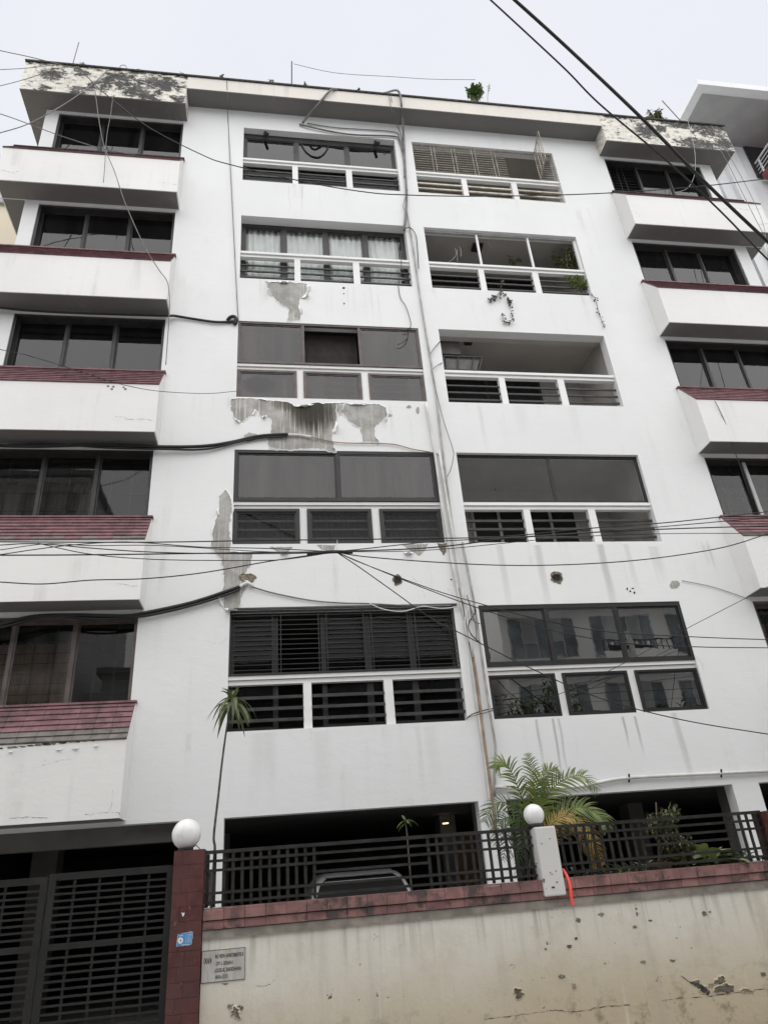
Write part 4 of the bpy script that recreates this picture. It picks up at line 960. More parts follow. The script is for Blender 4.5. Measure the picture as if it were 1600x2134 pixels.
street([(1432, 250), (1444, 300), (1448, 330), (1446, 365), (1432, 392), (1405, 402)], 0.007, 'thin pale wire looping before the top right window', -.6, .2, PIPEG)
street([(1470, 262), (1510, 330), (1545, 400), (1575, 460), (1600, 505), (1640, 580)], 0.007, 'left thin wire falling along the right edge', -.8, -.4, GREYC)
street([(1482, 262), (1522, 330), (1560, 400), (1590, 470), (1600, 545), (1606, 600)], 0.006, 'right thin wire falling along the right edge', -.8, -.4, GREYC)
street([(1488, 835), (1500, 858), (1518, 900), (1530, 940), (1546, 985), (1562, 1030), (1572, 1045)], 0.007, 'thin wire hanging down the right bay to the white mullion', -.5, .2, BLACK)

# ------------------------------------------------------------------ roof things
def pole(a, b, r, label, mat=GREYC, y=-.3, name='roof_pole', cat='pole'):
    p0_, p1_ = P(*a, y), P(*b, y); p0_ = p0_+(p1_-p0_)*((18.93-p0_.z)/(p1_.z-p0_.z)); o = MB().tube([p0_, p1_], r, 6).build(name, mat, None); return tag(o, label, cat)
pole((150, 142), (165, 88), 0.012, 'thin pale pole leaning on the left roof corner')
pole((608, 176), (608, 128), 0.016, 'dark roof pole with a wire tied to its top', BLACK)
pole((1412, 246), (1379, 210), 0.014, 'thin bent pole leaning on the right roof corner', GREYC)

def leafquad(m, c, d, up, L, W, droop=0.2):
    d = d.normalized(); s = d.cross(up)
    if s.length < 1e-3: s = d.orthogonal()
    s.normalize(); n = s.cross(d)
    i = len(m.v); mid = c+d*L*0.5+n*L*0.06
    m.v += [c, mid+s*W/2, c+d*L-n*L*droop, mid-s*W/2, mid-n*W*0.12]
    m.f += [(i, i+1, i+4), (i+1, i+2, i+4), (i+2, i+3, i+4), (i+3, i, i+4)]
def rdir(rnd): 
    v = Vector((rnd.gauss(0, 1), rnd.gauss(0, 1), rnd.gauss(0, 1))); return v.normalized()
def bush(name, label, base, stems, crown, nleaf, L, W, mat, seed, cat='plant', group=None, twigs=True, stemr=0.006, leafname='foliage'):
    """stems from the base to points in the crown; leaves clustered along twigs"""
    rnd = random.Random(seed); t = thing(name, label, cat, base, group)
    C0, RX_, RY_, RZ_ = crown
    sm = MB(); fm = MB(); ends = []
    for i in range(stems):
        d = rdir(rnd); e = Vector((C0.x+d.x*RX_*rnd.uniform(.3, 1), C0.y+d.y*RY_*rnd.uniform(.3, 1), C0.z+d.z*RZ_*rnd.uniform(.3, 1)))
        b0 = Vector(base)+Vector((rnd.uniform(-.02, .02), rnd.uniform(-.02, .02), 0))
        mid = b0.lerp(e, .5)+Vector((rnd.uniform(-.04, .04), rnd.uniform(-.04, .04), 0.02))
        sm.tube(spline([b0, mid, e], 4), stemr, 4); ends.append((mid, e))
    for i in range(nleaf):
        mid, e = ends[rnd.randrange(len(ends))]; c = mid.lerp(e, rnd.uniform(0.25, 1.1))+rdir(rnd)*rnd.uniform(0, .5)*min(RX_, RZ_)*0.55
        leafquad(fm, c, rdir(rnd)+Vector((0, 0, .15)), Vector((0, 0, 1)), L*rnd.uniform(.6, 1.2), W*rnd.uniform(.7, 1.2))
    sm.build('stem', BARK, t); fm.build(leafname, mat, t)
    return t
b = P(993, 214, -.32); b.z = 18.95; c = P(990, 188, -.32)
bush('roof_bush', 'leafy green bush growing on the roof edge right of centre', b, 10, (c, .22, .16, .20), 420, .12, .055, LEAFM, 3, 'bush')
b = P(1014, 216, -.32); b.z = 18.95; c = P(1018, 178, -.32)
bush('roof_sprout', 'single thin sprout beside the leafy roof bush', b, 1, (c, .03, .03, .04), 12, .07, .03, LEAFO, 4)
b = P(1368, 256, -.2); b.z = 18.95; c = P(1364, 246, -.2)
bush('roof_bush', 'rounded grey green shrub on the right roof corner', b, 14, (c, .42, .25, .20), 700, .11, .03, LEAFO, 5, 'bush')
for i, (px, py, hh, lab) in enumerate(((463, 168, 16, 'small roof weed right of the mouldy fascia'), (172, 139, 8, 'tiny roof weed near the leaning left pole'), (212, 146, 7, 'tiny roof weed on the mouldy fascia'), (290, 152, 6, 'low roof weed above the black mould'), (378, 158, 6, 'low roof weed at the inner end of the mouldy fascia'), (566, 176, 12, 'dense little roof weed left of the dark pole'), (637, 181, 10, 'spindly roof weed right of the dark pole'), (748, 192, 5, 'tiny roof weed by the arching hose'))):
    b = P(px, py, -.42); b.z = 18.95; c = P(px, py-hh*.55, -.42)
    bush('roof_weed', lab, b, 4, (c, .07, .05, hh*.006), 26 if hh < 11 else 50, .045, .025, LEAFO, 20+i, 'weed', 'weeds along the roof edge')
# plants on the open balcony
b = P(1190, 600, .35); c = P(1180, 535, .35)
bush('balcony_plant', 'olive leafy plant standing in the right of the open balcony', b, 16, (c, .42, .2, .40), 620, .10, .045, LEAFO, 31)
b = P(1200, 612, .12); c = P(1205, 588, .1)
bush('balcony_plant', 'bright leafy plant pushing through the lower balcony bars', b, 12, (c, .36, .12, .2), 460, .085, .04, LEAFL, 32)
b = P(1080, 560, .5); c = P(1075, 543, .5)
bush('balcony_plant', 'small wispy plant behind the middle of the balcony', b, 7, (c, .26, .15, .15), 110, .07, .03, LEAFO, 33)
def vine(name, label, pts, n, L, mat, seed, y=-.04):
    rnd = random.Random(seed); t = thing(name, label, 'vine', P(*pts[0], y)); q = spline([P(a, b_, y) for a, b_ in pts], 6)
    MB().tube(q, 0.006, 5).build('stem', BARK, t); fm = MB()
    for i in range(n):
        c = q[rnd.randrange(len(q))]+rdir(rnd)*.03; leafquad(fm, c, rdir(rnd)+Vector((0, -.6, -.5)), Vector((0, -1, 0)), L*rnd.uniform(.6, 1.2), L*.7)
    fm.build('foliage', mat, t); return t
vine('hanging_vine', 'upper dry vine hanging from the middle of the plant balcony', [(1045, 585), (1042, 605), (1030, 620), (1020, 625), (1032, 622), (1048, 612), (1060, 624), (1064, 630)], 70, .07, LEAFB, 41)
vine('hanging_vine', 'lower curled end of the dry vine on the white wall', [(1060, 628), (1063, 645), (1068, 660), (1060, 672), (1050, 668), (1046, 655)], 45, .06, LEAFB, 42)
vine('hanging_vine', 'long thin vine trailing down right of the plant balcony', [(1232, 612), (1240, 625), (1247, 650), (1252, 665), (1258, 682)], 22, .06, LEAFB, 43)

# ------------------------------------------------------------------ boundary wall
YF = -3.2
BW = thing('boundary_wall', 'cream stained boundary wall with maroon tile coping', 'wall', (3.0, YF, 0))
WX0, WX1 = 0.03, 13.5
MB().box(WX0, WX1, YF-0.0, YF+0.16, 0.0, 1.285).build('wall_body', BWALL, BW)
MB().box(WX0, WX1, YF-0.022, YF+0.175, 1.2855, 1.355).build('coping_beam', BEAM, BW)
MB().box(WX0, WX1, YF+0.0, YF+0.17, 1.3555, 1.50).build('coping_core', BEAM, BW)
ct = {}
def cope_tile(L, h, d):
    me = bpy.data.meshes.new('coping_tile'); g = 0.0018; b_ = 0.006
    mb_ = MB(); mb_.box(g, L-g, -d, 0.17 if False else 0.0, 0, h)
    me.from_pydata([tuple(v) for v in mb_.v], [], mb_.f); me.materials.append(COPE); return me
TW = 0.19
ma, mc = cope_tile(TW, 0.066, 0.035), cope_tile(TW, 0.078, 0.055)
mtop = bpy.data.meshes.new('coping_tile'); _m = MB(); _m.box(0.0018, TW-0.0018, -0.055, 0.19, 0, 0.016); mtop.from_pydata([tuple(v) for v in _m.v], [], _m.f); mtop.materials.append(COPE)
for i in range(int((6.6-WX0)/TW)):
    x = WX0+TW*i
    for me, zz in ((ma, 1.362), (mc, 1.438)):
        inst('coping_tile', me, BW, Matrix.Translation((x, YF+random.uniform(-.002, .002), zz+random.uniform(-.0015, .0015))) @ Matrix.Rotation(random.uniform(-.006, .006), 4, 'Z'))
    inst('coping_tile', mtop, BW, Matrix.Translation((x, YF, 1.517)))
m = MB(); m.box(WX0+TW*int((6.6-WX0)/TW), WX1, YF-0.055, YF+.19, 1.362, 1.533); stuff(m.build('coping_tile', COPE, BW))
# damage on the wall face
for s, (cx, cy, rx, ry) in enumerate(((492, 2110, 15, 16), (482, 2098, 8, 10), (500, 2100, 8, 9), (470, 2050, 7, 3), (1253, 1905, 7, 7), (1246, 1948, 0, 0), (1204, 1918, 5, 6), (1232, 1914, 3, 3), (1200, 1955, 4, 5), (1185, 1972, 6, 5), (1322, 1932, 6, 5), (1354, 1918, 4, 3), (1466, 1905, 7, 7), (1478, 1900, 4, 4), (1492, 1902, 3, 3), (1170, 2035, 7, 6), (1195, 2055, 6, 9), (1080, 2070, 14, 16), (1448, 2048, 10, 9), (1480, 2055, 8, 6), (1590, 2030, 7, 6), (1400, 2002, 7, 4), (1340, 2005, 6, 4), (1150, 1963, 3, 3), (1155, 1970, 3, 3), (1136, 1978, 4, 3), (1510, 2060, 24, 14), (1555, 2064, 14, 6), (1465, 2062, 12, 9), (1500, 2045, 14, 12))):
    if rx > 3: blob(cx, cy, rx*.8, ry*.66, 'broken_plaster', (PLASTER, PLASTER2, PLASTER3)[s % 3], BW, YF, 200+s, .62, 26, 0.003, .0035 if rx > 8 else 0)
patch([(1418, 2034), (1440, 2046), (1462, 2052), (1478, 2066), (1475, 2074), (1460, 2066), (1444, 2052)], 'broken_plaster', MOULD, BW, YF, .012, .01, .006, 260)
def crack(pts, w, seed):
    q = spline([P(a, b_, YF) for a, b_ in pts], 8); rnd = random.Random(seed); m = MB()
    for i, p in enumerate(q):
        p = p+Vector((0, 0, rnd.uniform(-.006, .006))); ww = w*max(0.05, rnd.uniform(-.25, 1.3))
        m.v += [Vector((p.x, YF-.003, p.z-ww)), Vector((p.x, YF-.003, p.z+ww))]
    for i in range(len(q)-1): m.f.append((2*i, 2*i+2, 2*i+3, 2*i+1))
    m.build('crack', MOULD, BW)
crack([(1010, 2124), (1060, 2118), (1130, 2108), (1160, 2106), (1200, 2108), (1260, 2098), (1312, 2095)], .0032, 1)
crack([(1380, 2086), (1420, 2080), (1480, 2076), (1540, 2068), (1600, 2060)], .0028, 2)
crack([(1418, 1875), (1430, 1930), (1445, 1990), (1455, 2040)], .0018, 3)
crack([(575, 2040), (560, 2052), (545, 2056), (530, 2054)], .002, 4)

# plaque
pl = thing('stone_plaque', 'grey engraved stone name plaque on the boundary wall beside the gate post', 'plaque', (0.22, YF, 0.95))
MB().box(0.036, 0.413, YF-0.012, YF-0.0005, 0.955, 1.192).build('stone', PLAQUE, pl)
m = MB(); 
for (a, b_, c_, d_) in ((0.032, 0.417, 0.950, 0.9545), (0.032, 0.417, 1.1925, 1.197), (0.031, 0.0355, 0.9545, 1.1925), (0.4135, 0.418, 0.9545, 1.1925)): m.box(a, b_, YF-.008, YF-.001, c_, d_)
m.build('edge_joint', INK, pl)
def text(body, x, zc, size, sx, mat, parent, y, name='lettering', shear=0.0):
    cu = bpy.data.curves.new('lettering', 'FONT'); cu.body = body; cu.size = size; cu.extrude = 0.0008; cu.shear = shear; cu.offset = 0.0011
    ob = bpy.data.objects.new('tmp', cu); COL.objects.link(ob)
    dg = bpy.context.evaluated_depsgraph_get(); me = bpy.data.meshes.new_from_object(ob.evaluated_get(dg)); bpy.data.objects.remove(ob)
    me.name = name; me.materials.clear(); me.materials.append(mat)
    o = bpy.data.objects.new(name, me); COL.objects.link(o); o.parent = parent
    o.matrix_local = Matrix.Translation(Vector((x, y, zc))-OFF[parent.name]) @ Matrix.Rotation(R(90), 4, 'X') @ Matrix.Diagonal((sx, 1, 1, 1)); return o
text('RK VIEW APARTMENTS II', 0.150, 1.133, 0.040, 0.56, INK, pl, YF-.0135)
text('.OT-1, ROAD-6', 0.156, 1.078, 0.038, 0.62, INK, pl, YF-.0135)
text('LOCK-K, BARIDHARA', 0.150, 1.026, 0.040, 0.60, INK, pl, YF-.0135)
text('AKA-1212', 0.156, 0.977, 0.038, 0.66, INK, pl, YF-.0135)
# worn black emblem with pale swirls
em = MB(); em.box(0.052, 0.118, YF-.0137, YF-.0122, 1.098, 1.140); em.build('emblem', INK, pl)
sw = MB()
for k_ in range(3):
    cx_ = 0.068+0.021*k_
    pts = [Vector((cx_+0.012*math.cos(t_)*(1-0.25*(t_/4.2)), YF-.0142, 1.119+0.017*math.sin(t_))) for t_ in [1.0+0.42*j for j in range(11)]]
    for j in range(10): sw.bar(pts[j], pts[j+1], 0.0055, 0.001, Vector((0, 0, 1)))
sw.build('emblem_swirl', PLAQUE, pl)

# red tiled gate post (gate side) and its twin beyond
def tiled_post(x0, x1, ztop, label, y0=YF-.06, y1=YF+.22):
    t = thing('gate_post', label, 'post', ((x0+x1)/2, (y0+y1)/2, 0))
    e = 0.012
    MB().box(x0+e, x1-e, y0+e, y1-e, 0, ztop-.004).build('core', POSTT, t)
    ch = 0.1165; n = int(ztop/ch+.999); w = x1-x0
    for c in range(n):
        z1 = ztop-ch*c; z0_ = max(0.001, z1-ch)
        sp = 0.5 if c % 2 else 0.28
        xm = x0+w*sp
        for (a, b_) in ((x0, xm), (xm, x1)):
            MB().box(a+.0012, b_-.0012, y0+random.uniform(-.0012, .0012), y0+e-.0005, z0_+.0012, z1-.0012).build('tile', POSTT, t)
        for (xa, xb) in ((x0, x0+e-.0005), (x1-e+.0005, x1)):
            MB().box(xa, xb, y0+e+.001, y1-e, z0_+.0012, z1-.0012).build('tile', POSTT, t)
    MB().box(x0+.002, x1-.002, y0+.002, y1-.002, ztop, ztop+.008).build('cap', POSTT, t)
    return t
tiled_post(-0.257, 0.024, 2.028, 'dark red tiled gate post carrying the larger globe lamp')
tiled_post(5.93, 6.23, 2.0, 'red tiled post at the right end of the railing')
def globe(c, r, label, ell=1.0):
    t = thing('globe_lamp', label, 'lamp', (c.x, c.y, c.z-r), 'globe lamps on the posts')
    me = bpy.data.meshes.new('globe'); bm = bmesh.new(); bmesh.ops.create_uvsphere(bm, u_segments=40, v_segments=24, radius=r)
    bmesh.ops.scale(bm, vec=(ell, ell, 1.0), verts=bm.verts); bm.to_mesh(me); bm.free()
    me.polygons.foreach_set('use_smooth', [True]*len(me.polygons)); me.materials.append(GLOBE)
    o = bpy.data.objects.new('globe', me); COL.objects.link(o); o.parent = t; o.location = (0, 0, r)
    MB().tube([(c.x+ell*(r+.0004)*math.cos(.35)*math.cos(t*.1571), c.y+ell*(r+.0004)*math.sin(.35)*math.cos(t*.1571), c.z+(r+.0004)*math.sin(t*.1571)) for t in range(41)], .0016, 5).build('seam', GSEAM, t)
    MB().lathe([(0.055, -0.02), (0.07, 0.0), (0.075, 0.02), (0.05, 0.035), (0.045, 0.045)], (c.x, c.y, c.z-r-0.008), 20).build('base', CARB, t, True)
    return t
gc = P(389, 1738, YF+.08); globe(Vector((gc.x, gc.y, 2.185)), 0.138, 'larger white globe lamp on the dark red gate post')
gc = P(1112, 1699, YF+.02); globe(Vector((gc.x, gc.y, 2.135)), 0.106, 'smaller white globe lamp on the white pillar', 1.0)
C([P(400, 1768, YF+.05), P(408, 1762, YF), P(414, 1766, YF), P(417, 1770, YF+.02)], 0.004, 'loose black wire at the foot of the larger globe', BLACK, 'wire', 'wire')
# stickers
p0 = YF-.0625
st = thing('sticker', 'torn blue paper sticker with a white disc on the gate post', 'sticker', (-0.12, p0, 1.25))
def tornpoly(x0, x1, z0_, z1, seed, amp=.006):
    rnd = random.Random(seed); pts = [Vector((x0, 0, z0_)), Vector((x1-.012, 0, z0_+.008)), Vector((x1, 0, (z0_+z1)/2)), Vector((x1-.003, 0, z1)), Vector((x0+.008, 0, z1-.006))]
    return jag(pts, .008, amp, seed)
def flatpoly(pts, y, mat, name, parent, th=.001):
    for p in pts: p.y = y
    tri = tessellate_polygon([pts]); m = MB(); n = len(pts); m.v = list(pts)+[Vector((p.x, y+th, p.z)) for p in pts]
    for t in tri:
        a, b_, c_ = [pts[i] for i in t]; m.f.append(tuple(t) if (b_-a).cross(c_-a).y < 0 else tuple(t[::-1]))
    for i in range(n): m.f.append((i, (i+1) % n, n+(i+1) % n, n+i))
    return m.build(name, mat, parent)
flatpoly(tornpoly(-.190, -.052, 1.252, 1.358, 5), p0, PAPER, 'torn_edge', st)
flatpoly(tornpoly(-.187, -.054, 1.255, 1.356, 5, .004), p0-.0008, BLUE, 'sheet', st)
flatpoly([Vector((-.157+.024*math.cos(t*.3142), 0, 1.298+.024*math.sin(t*.3142))) for t in range(20)], p0-.0016, PAPER, 'disc', st, .0006)
flatpoly([Vector((-.155+.006*math.cos(t*.5), 0, 1.300+.008*math.sin(t*.5))) for t in range(12)], p0-.0024, INK, 'disc_mark', st, .0006)
m = MB()
for i in range(6):
    m.box(-.112, -.107, p0-.0015, p0-.0009, 1.338-.012*i-.002, 1.338-.012*i+.002); m.box(-.100, -.062-.004*(i % 3), p0-.0015, p0-.0009, 1.341-.012*i-.0012, 1.341-.012*i+.0012)
m.box(-.168, -.135, p0-.0015, p0-.0009, 1.334, 1.338); m.box(-.145, -.085, p0-.0015, p0-.0009, 1.264, 1.267); m.build('printed_lines', PAPER, st)
s2 = flatpoly([Vector(q) for q in ((-.165, 0, 1.518), (-.13, 0, 1.515), (-.136, 0, 1.500), (-.14, 0, 1.488), (-.152, 0, 1.489), (-.153, 0, 1.503))], p0-.0005, PAPER, 'sticker_scrap', None)
tag(s2, 'small white paper scrap above the blue sticker', 'sticker')
for s, (cx, cy, rx, ry) in enumerate(((395, 1896, 4, 14), (365, 1925, 5, 7), (378, 2050, 7, 6), (372, 2060, 3, 8), (366, 1935, 3, 2))):
    blob(cx, cy, rx*.6, ry*.7, 'scuff_mark', mk_rough('scuff_%d' % s, (.10, .04, .035), (.22, .10, .09)), bpy.data.objects['gate_post'], p0, 300+s, .7, 26, .001)

# white pillar
wp = thing('white_pillar', 'chipped white pillar in the railing under the smaller globe lamp', 'pillar', (3.41, YF, 1.36))
m = MB(); m.box(3.305, 3.525, YF-.085, YF+.14, 1.385, 2.012); o = m.build('shaft', PILLAR, wp)
bv = o.modifiers.new('edge', 'BEVEL'); bv.width = .012; bv.segments = 2
for s, (cx, cy, rx, ry) in enumerate(((1132, 1835, 2.6, 5), (1152, 1849, 3, 1.6), (1150, 1822, 2, 1.4), (1158, 1815, 1.6, 1), (1146, 1818, 1, 1.4), (1160, 1838, 1.6, 1), (1137, 1852, 1, 1), (1128, 1758, 1, 1.4), (1117, 1800, 1, 1.6), (1145, 1748, 1.4, .8))): blob(cx, cy, rx, ry, 'chip', MOULD if s % 2 else PLASTER, wp, YF-.085, 320+s, .5, 14, .002)

# railings
def railing(x0, x1, xa, xb, nv, label, za=1.537):
    t = thing('iron_railing', label, 'railing', ((x0+x1)/2, YF+.05, 1.53))
    y0 = YF+.03
    for zz, h in ((2.006, .032), (1.928, .024), (1.847, .024), (1.768, .024), (1.655, .024), (1.577, .024)):
        a, b_ = (x0, x1) if zz != 1.768 else (xa, xb)
        MB().box(a, b_, y0, y0+.014, zz-h/2, zz+h/2).build('rail', FENCE, t)
    for (p, q) in ((x0, xa), (xb, x1)):
        n = round((q-p)/.0895)
        for i in range(n):
            x = p+(q-p)*(i+1)/(n) if p == x0 else p+(q-p)*i/(n)
            MB().box(x-.015, x+.015, y0+.0145, y0+.028, za, 1.99).build('bar', FENCE, t)
    for x in (x0+.02, x1-.02): MB().box(x-.015, x+.015, y0+.029, y0+.05, za, 1.99).build('bracket_bar', FENCE, t)
    return t
railing(0.03, 3.30, 1.066, 2.21, 12, 'dark iron railing between the red gate post and the white pillar')
railing(3.53, 5.93, 4.505, 5.50, 11, 'dark iron railing between the white pillar and the right red post')

# gate leaves
def gate(x0, x1, label, ztop=1.925):
    y = YF+.08
    t = thing('gate_leaf', label, 'gate', ((x0+x1)/2, y, 0.05), 'leaves of the driveway gate')
    m = MB(); m.box(x0, x1, y, y+.04, ztop-.06, ztop); m.box(x0, x0+.055, y, y+.04, 0.05, ztop-.06); m.box(x1-.055, x1, y, y+.04, 0.05, ztop-.06)
    m.box(x0+.055, x1-.055, y, y+.04, 1.305, 1.355); m.box(x0+.055, x1-.055, y, y+.04, 0.05, 0.11); m.box(x0+.055, x1-.055, y, y+.04, 0.66, 0.71)
    m.build('frame', GATEM, t)
    for i in range(1, 5):
        x = x0+(x1-x0)*i/5
        MB().box(x-.011, x+.011, y+.022, y+.034, 0.11, ztop-.06).build('upright', GATEM, t)
    for (a, b_, n) in ((1.355, ztop-.06, 9), (0.71, 1.305, 10), (0.11, 0.66, 9)):
        for i in range(1, n):
            zz = a+(b_-a)*i/n
            MB().box(x0+.055, x1-.055, y+.004, y+.021, zz-.009, zz+.009).build('slat', GATEM, t)
    return t
gate(-1.385, -0.275, 'right dark slatted gate leaf beside the dark red post')
gate(-3.2, -1.405, 'left dark slatted gate leaf at the left picture edge', 1.905)
# red strap over the coping
rs = MB().tube(spline([P(1172, 1812, YF+.02), P(1180, 1825, YF-.04), P(1187, 1845, YF-.075), P(1190, 1870, YF-.085), P(1194, 1887, YF-.085)], 5), 0.016, 8).build('red_hose', REDHOSE, None, True)
tag(rs, 'bright red hose hanging over the coping by the white pillar', 'hose')

# ------------------------------------------------------------------ plants behind the railing
pb = thing('planter_bed', 'raised planter bed behind the right railing', 'planter', (4.8, YF+.6, 0.2))
MB().box(2.7, 7.0, YF+.2, YF+1.0, 0.2, 1.36).build('planter_wall', BWALL, pb)
MB().box(2.74, 6.96, YF+.24, YF+.96, 1.3605, 1.40).build('planter_soil', SOIL, pb)

def frond(t, pts, y0, y1, n, L, mat, seed, name='frond', droop=.35, taper=1.0, stemr=.009):
    rnd = random.Random(seed); k = len(pts)
    q = spline([P(a, b_, y0+(y1-y0)*i/(k-1)) for i, (a, b_) in enumerate(pts)], 10)
    m = MB(); m.tube(q, [stemr*(1-.8*i/(len(q)-1)) for i in range(len(q))], 5)
    N = len(q)-1
    for i in range(n):
        f = .16+.84*i/(n-1); idx = f*N; a = int(min(idx, N-1)); c = q[a].lerp(q[a+1], idx-a); d = (q[a+1]-q[a]).normalized()
        side = d.cross(Vector((0, -.75, .5))).normalized(); nrm = side.cross(d)
        prof = (math.sin(math.pi*min(1, .18+f*.80)))**.6
        for s in (-1, 1):
            LL = L*prof*rnd.uniform(.88, 1.1)*taper; w = .0085*rnd.uniform(.8, 1.3)*(LL/.25+.3)
            dd = (side*s*.85+d*rnd.uniform(.55, .95)+nrm*.25*rnd.uniform(.2, 1.3)+rdir(rnd)*.12).normalized()
            if rnd.random() < .06: LL *= .55
            i0 = len(m.v); pr = None; sd2 = dd.cross(nrm).normalized()
            for j in range(5):
                tt = j/4; p = c+dd*LL*tt+Vector((0, 0, -1))*droop*LL*tt*tt; ww = w*(1-tt)**.7*(1 if j else .5)+.0006
                m.v += [p-sd2*ww, p+sd2*ww]
            for j in range(4): m.f.append((i0+2*j, i0+2*j+1, i0+2*j+3, i0+2*j+2))
    return m.build(name, mat, t)
pm = thing('areca_palm', 'areca palm with green and yellowing fronds behind the white pillar', 'palm', P(1118, 1850, -2.75))
FR = [([(1112, 1770), (1100, 1700), (1080, 1645), (1060, 1600), (1042, 1588), (1030, 1600)], -2.7, -2.7, 31, 0.25, PALM),
      ([(1114, 1770), (1112, 1700), (1113, 1650), (1108, 1605), (1098, 1572)], -2.65, -2.6, 28, 0.22, PALM),
      ([(1118, 1770), (1118, 1690), (1120, 1640), (1140, 1608), (1160, 1602)], -2.7, -2.75, 30, 0.25, PALM),
      ([(1120, 1760), (1124, 1700), (1145, 1650), (1180, 1622), (1215, 1618), (1243, 1648)], -2.7, -2.8, 35, 0.24, PALM),
      ([(1122, 1770), (1140, 1720), (1175, 1690), (1215, 1682), (1248, 1700), (1264, 1722)], -2.75, -2.9, 34, 0.25, PALM),
      ([(1108, 1770), (1090, 1710), (1066, 1680), (1040, 1672), (1020, 1690), (1010, 1712)], -2.7, -2.85, 25, 0.21, PALMD),
      ([(1106, 1775), (1086, 1730), (1062, 1705), (1042, 1715), (1032, 1760)], -2.75, -2.9, 24, 0.20, PALMD),
      ([(1106, 1780), (1080, 1730), (1060, 1735), (1048, 1790)], -2.8, -2.85, 21, 0.19, PALMD),
      ([(1110, 1790), (1098, 1740), (1086, 1770), (1080, 1830)], -2.85, -2.95, 22, 0.15, PALMD),
      ([(1110, 1770), (1098, 1720), (1085, 1690), (1075, 1670)], -2.6, -2.5, 21, 0.19, PALMD),
      ([(1120, 1770), (1134, 1720), (1155, 1690), (1185, 1668), (1220, 1690)], -2.6, -2.6, 22, 0.19, PALMD)]
for i, (pts, a, b_, n, L, mt) in enumerate(FR): frond(pm, pts, a, b_, n, L, mt, 400+i)
o = frond(pm, [(1124, 1775), (1140, 1728), (1170, 1702), (1205, 1712), (1235, 1748), (1256, 1800)], -2.8, -2.95, 40, .18, PALMY, 430); o['label'] = 'yellow and orange ageing frond'
o = frond(pm, [(1126, 1790), (1150, 1740), (1190, 1728), (1225, 1770), (1240, 1810)], -2.75, -2.85, 32, .14, PALMY, 431); o['label'] = 'yellow and orange ageing frond'
for i, (px, dx) in enumerate(((1104, -4), (1112, 2), (1120, 8), (1126, 10))):
    MB().tube(spline([P(px+dx, 1850, -2.7-.03*i), P(px, 1800, -2.7-.03*i), P(1114+dx*.5, 1760, -2.7)], 4), .014, 7).build('cane', LEAFO, pm, True)

def strap_plant(name, label, stalk, n, L, W, mat, seed, y, r0=.016, droop=.9, cat='plant', up=.5):
    rnd = random.Random(seed); q = spline([P(a, b_, y) for a, b_ in stalk], 8); t = thing(name, label, cat, q[0])
    MB().tube(q, [r0*(1-.35*i/(len(q)-1)) for i in range(len(q))], 7).build('stalk', STALK, t, True)
    top = q[-1]; ax = (q[-1]-q[-4]).normalized()
    for i in range(n):
        az = 2.39996*i; el = rnd.uniform(-.1, up)+(.9 if i > n*.72 else 0); d = Vector((math.cos(az)*math.cos(el), math.sin(az)*math.cos(el), math.sin(el)))
        LL = L*rnd.uniform(.75, 1.15); c = top-ax*rnd.uniform(0, L*.35); s = d.cross(Vector((0, 0, 1))).normalized(); m = MB(); tw = rnd.uniform(-.5, .5)
        N = 7
        for j in range(N+1):
            tt = j/N; p = c+d*LL*tt*(1-.18*tt)+Vector((0, 0, -1))*droop*LL*tt*tt*(.4 if i > n*.72 else 1); ww = W*math.sin(math.pi*(.12+.88*tt))**.7*(1-.3*tt)/2+.001
            ss = (s+Vector((0, 0, 1))*math.sin(tw*tt*3)*.6).normalized()
            m.v += [p-ss*ww, p+Vector((0, 0, -ww*.35)), p+ss*ww]
        for j in range(N):
            a = 3*j; m.f += [(a, a+1, a+4, a+3), (a+1, a+2, a+5, a+4)]
        m.build('leaf', mat, t, True)
    return t
strap_plant('dracaena', 'tall thin dracaena with a drooping dark rosette before the lowest left windows', [(440, 1900), (446, 1800), (448, 1765), (446, 1740), (455, 1660), (464, 1580), (474, 1510), (486, 1452)], 34, .33, .058, LEAFM2, 7, -2.75, .015)
strap_plant('dracaena', 'slim young dracaena stem with few leaves before the car', [(862, 1890), (858, 1860), (852, 1790), (848, 1740), (844, 1706)], 7, .15, .03, LEAFM, 8, -2.75, .011, .5)
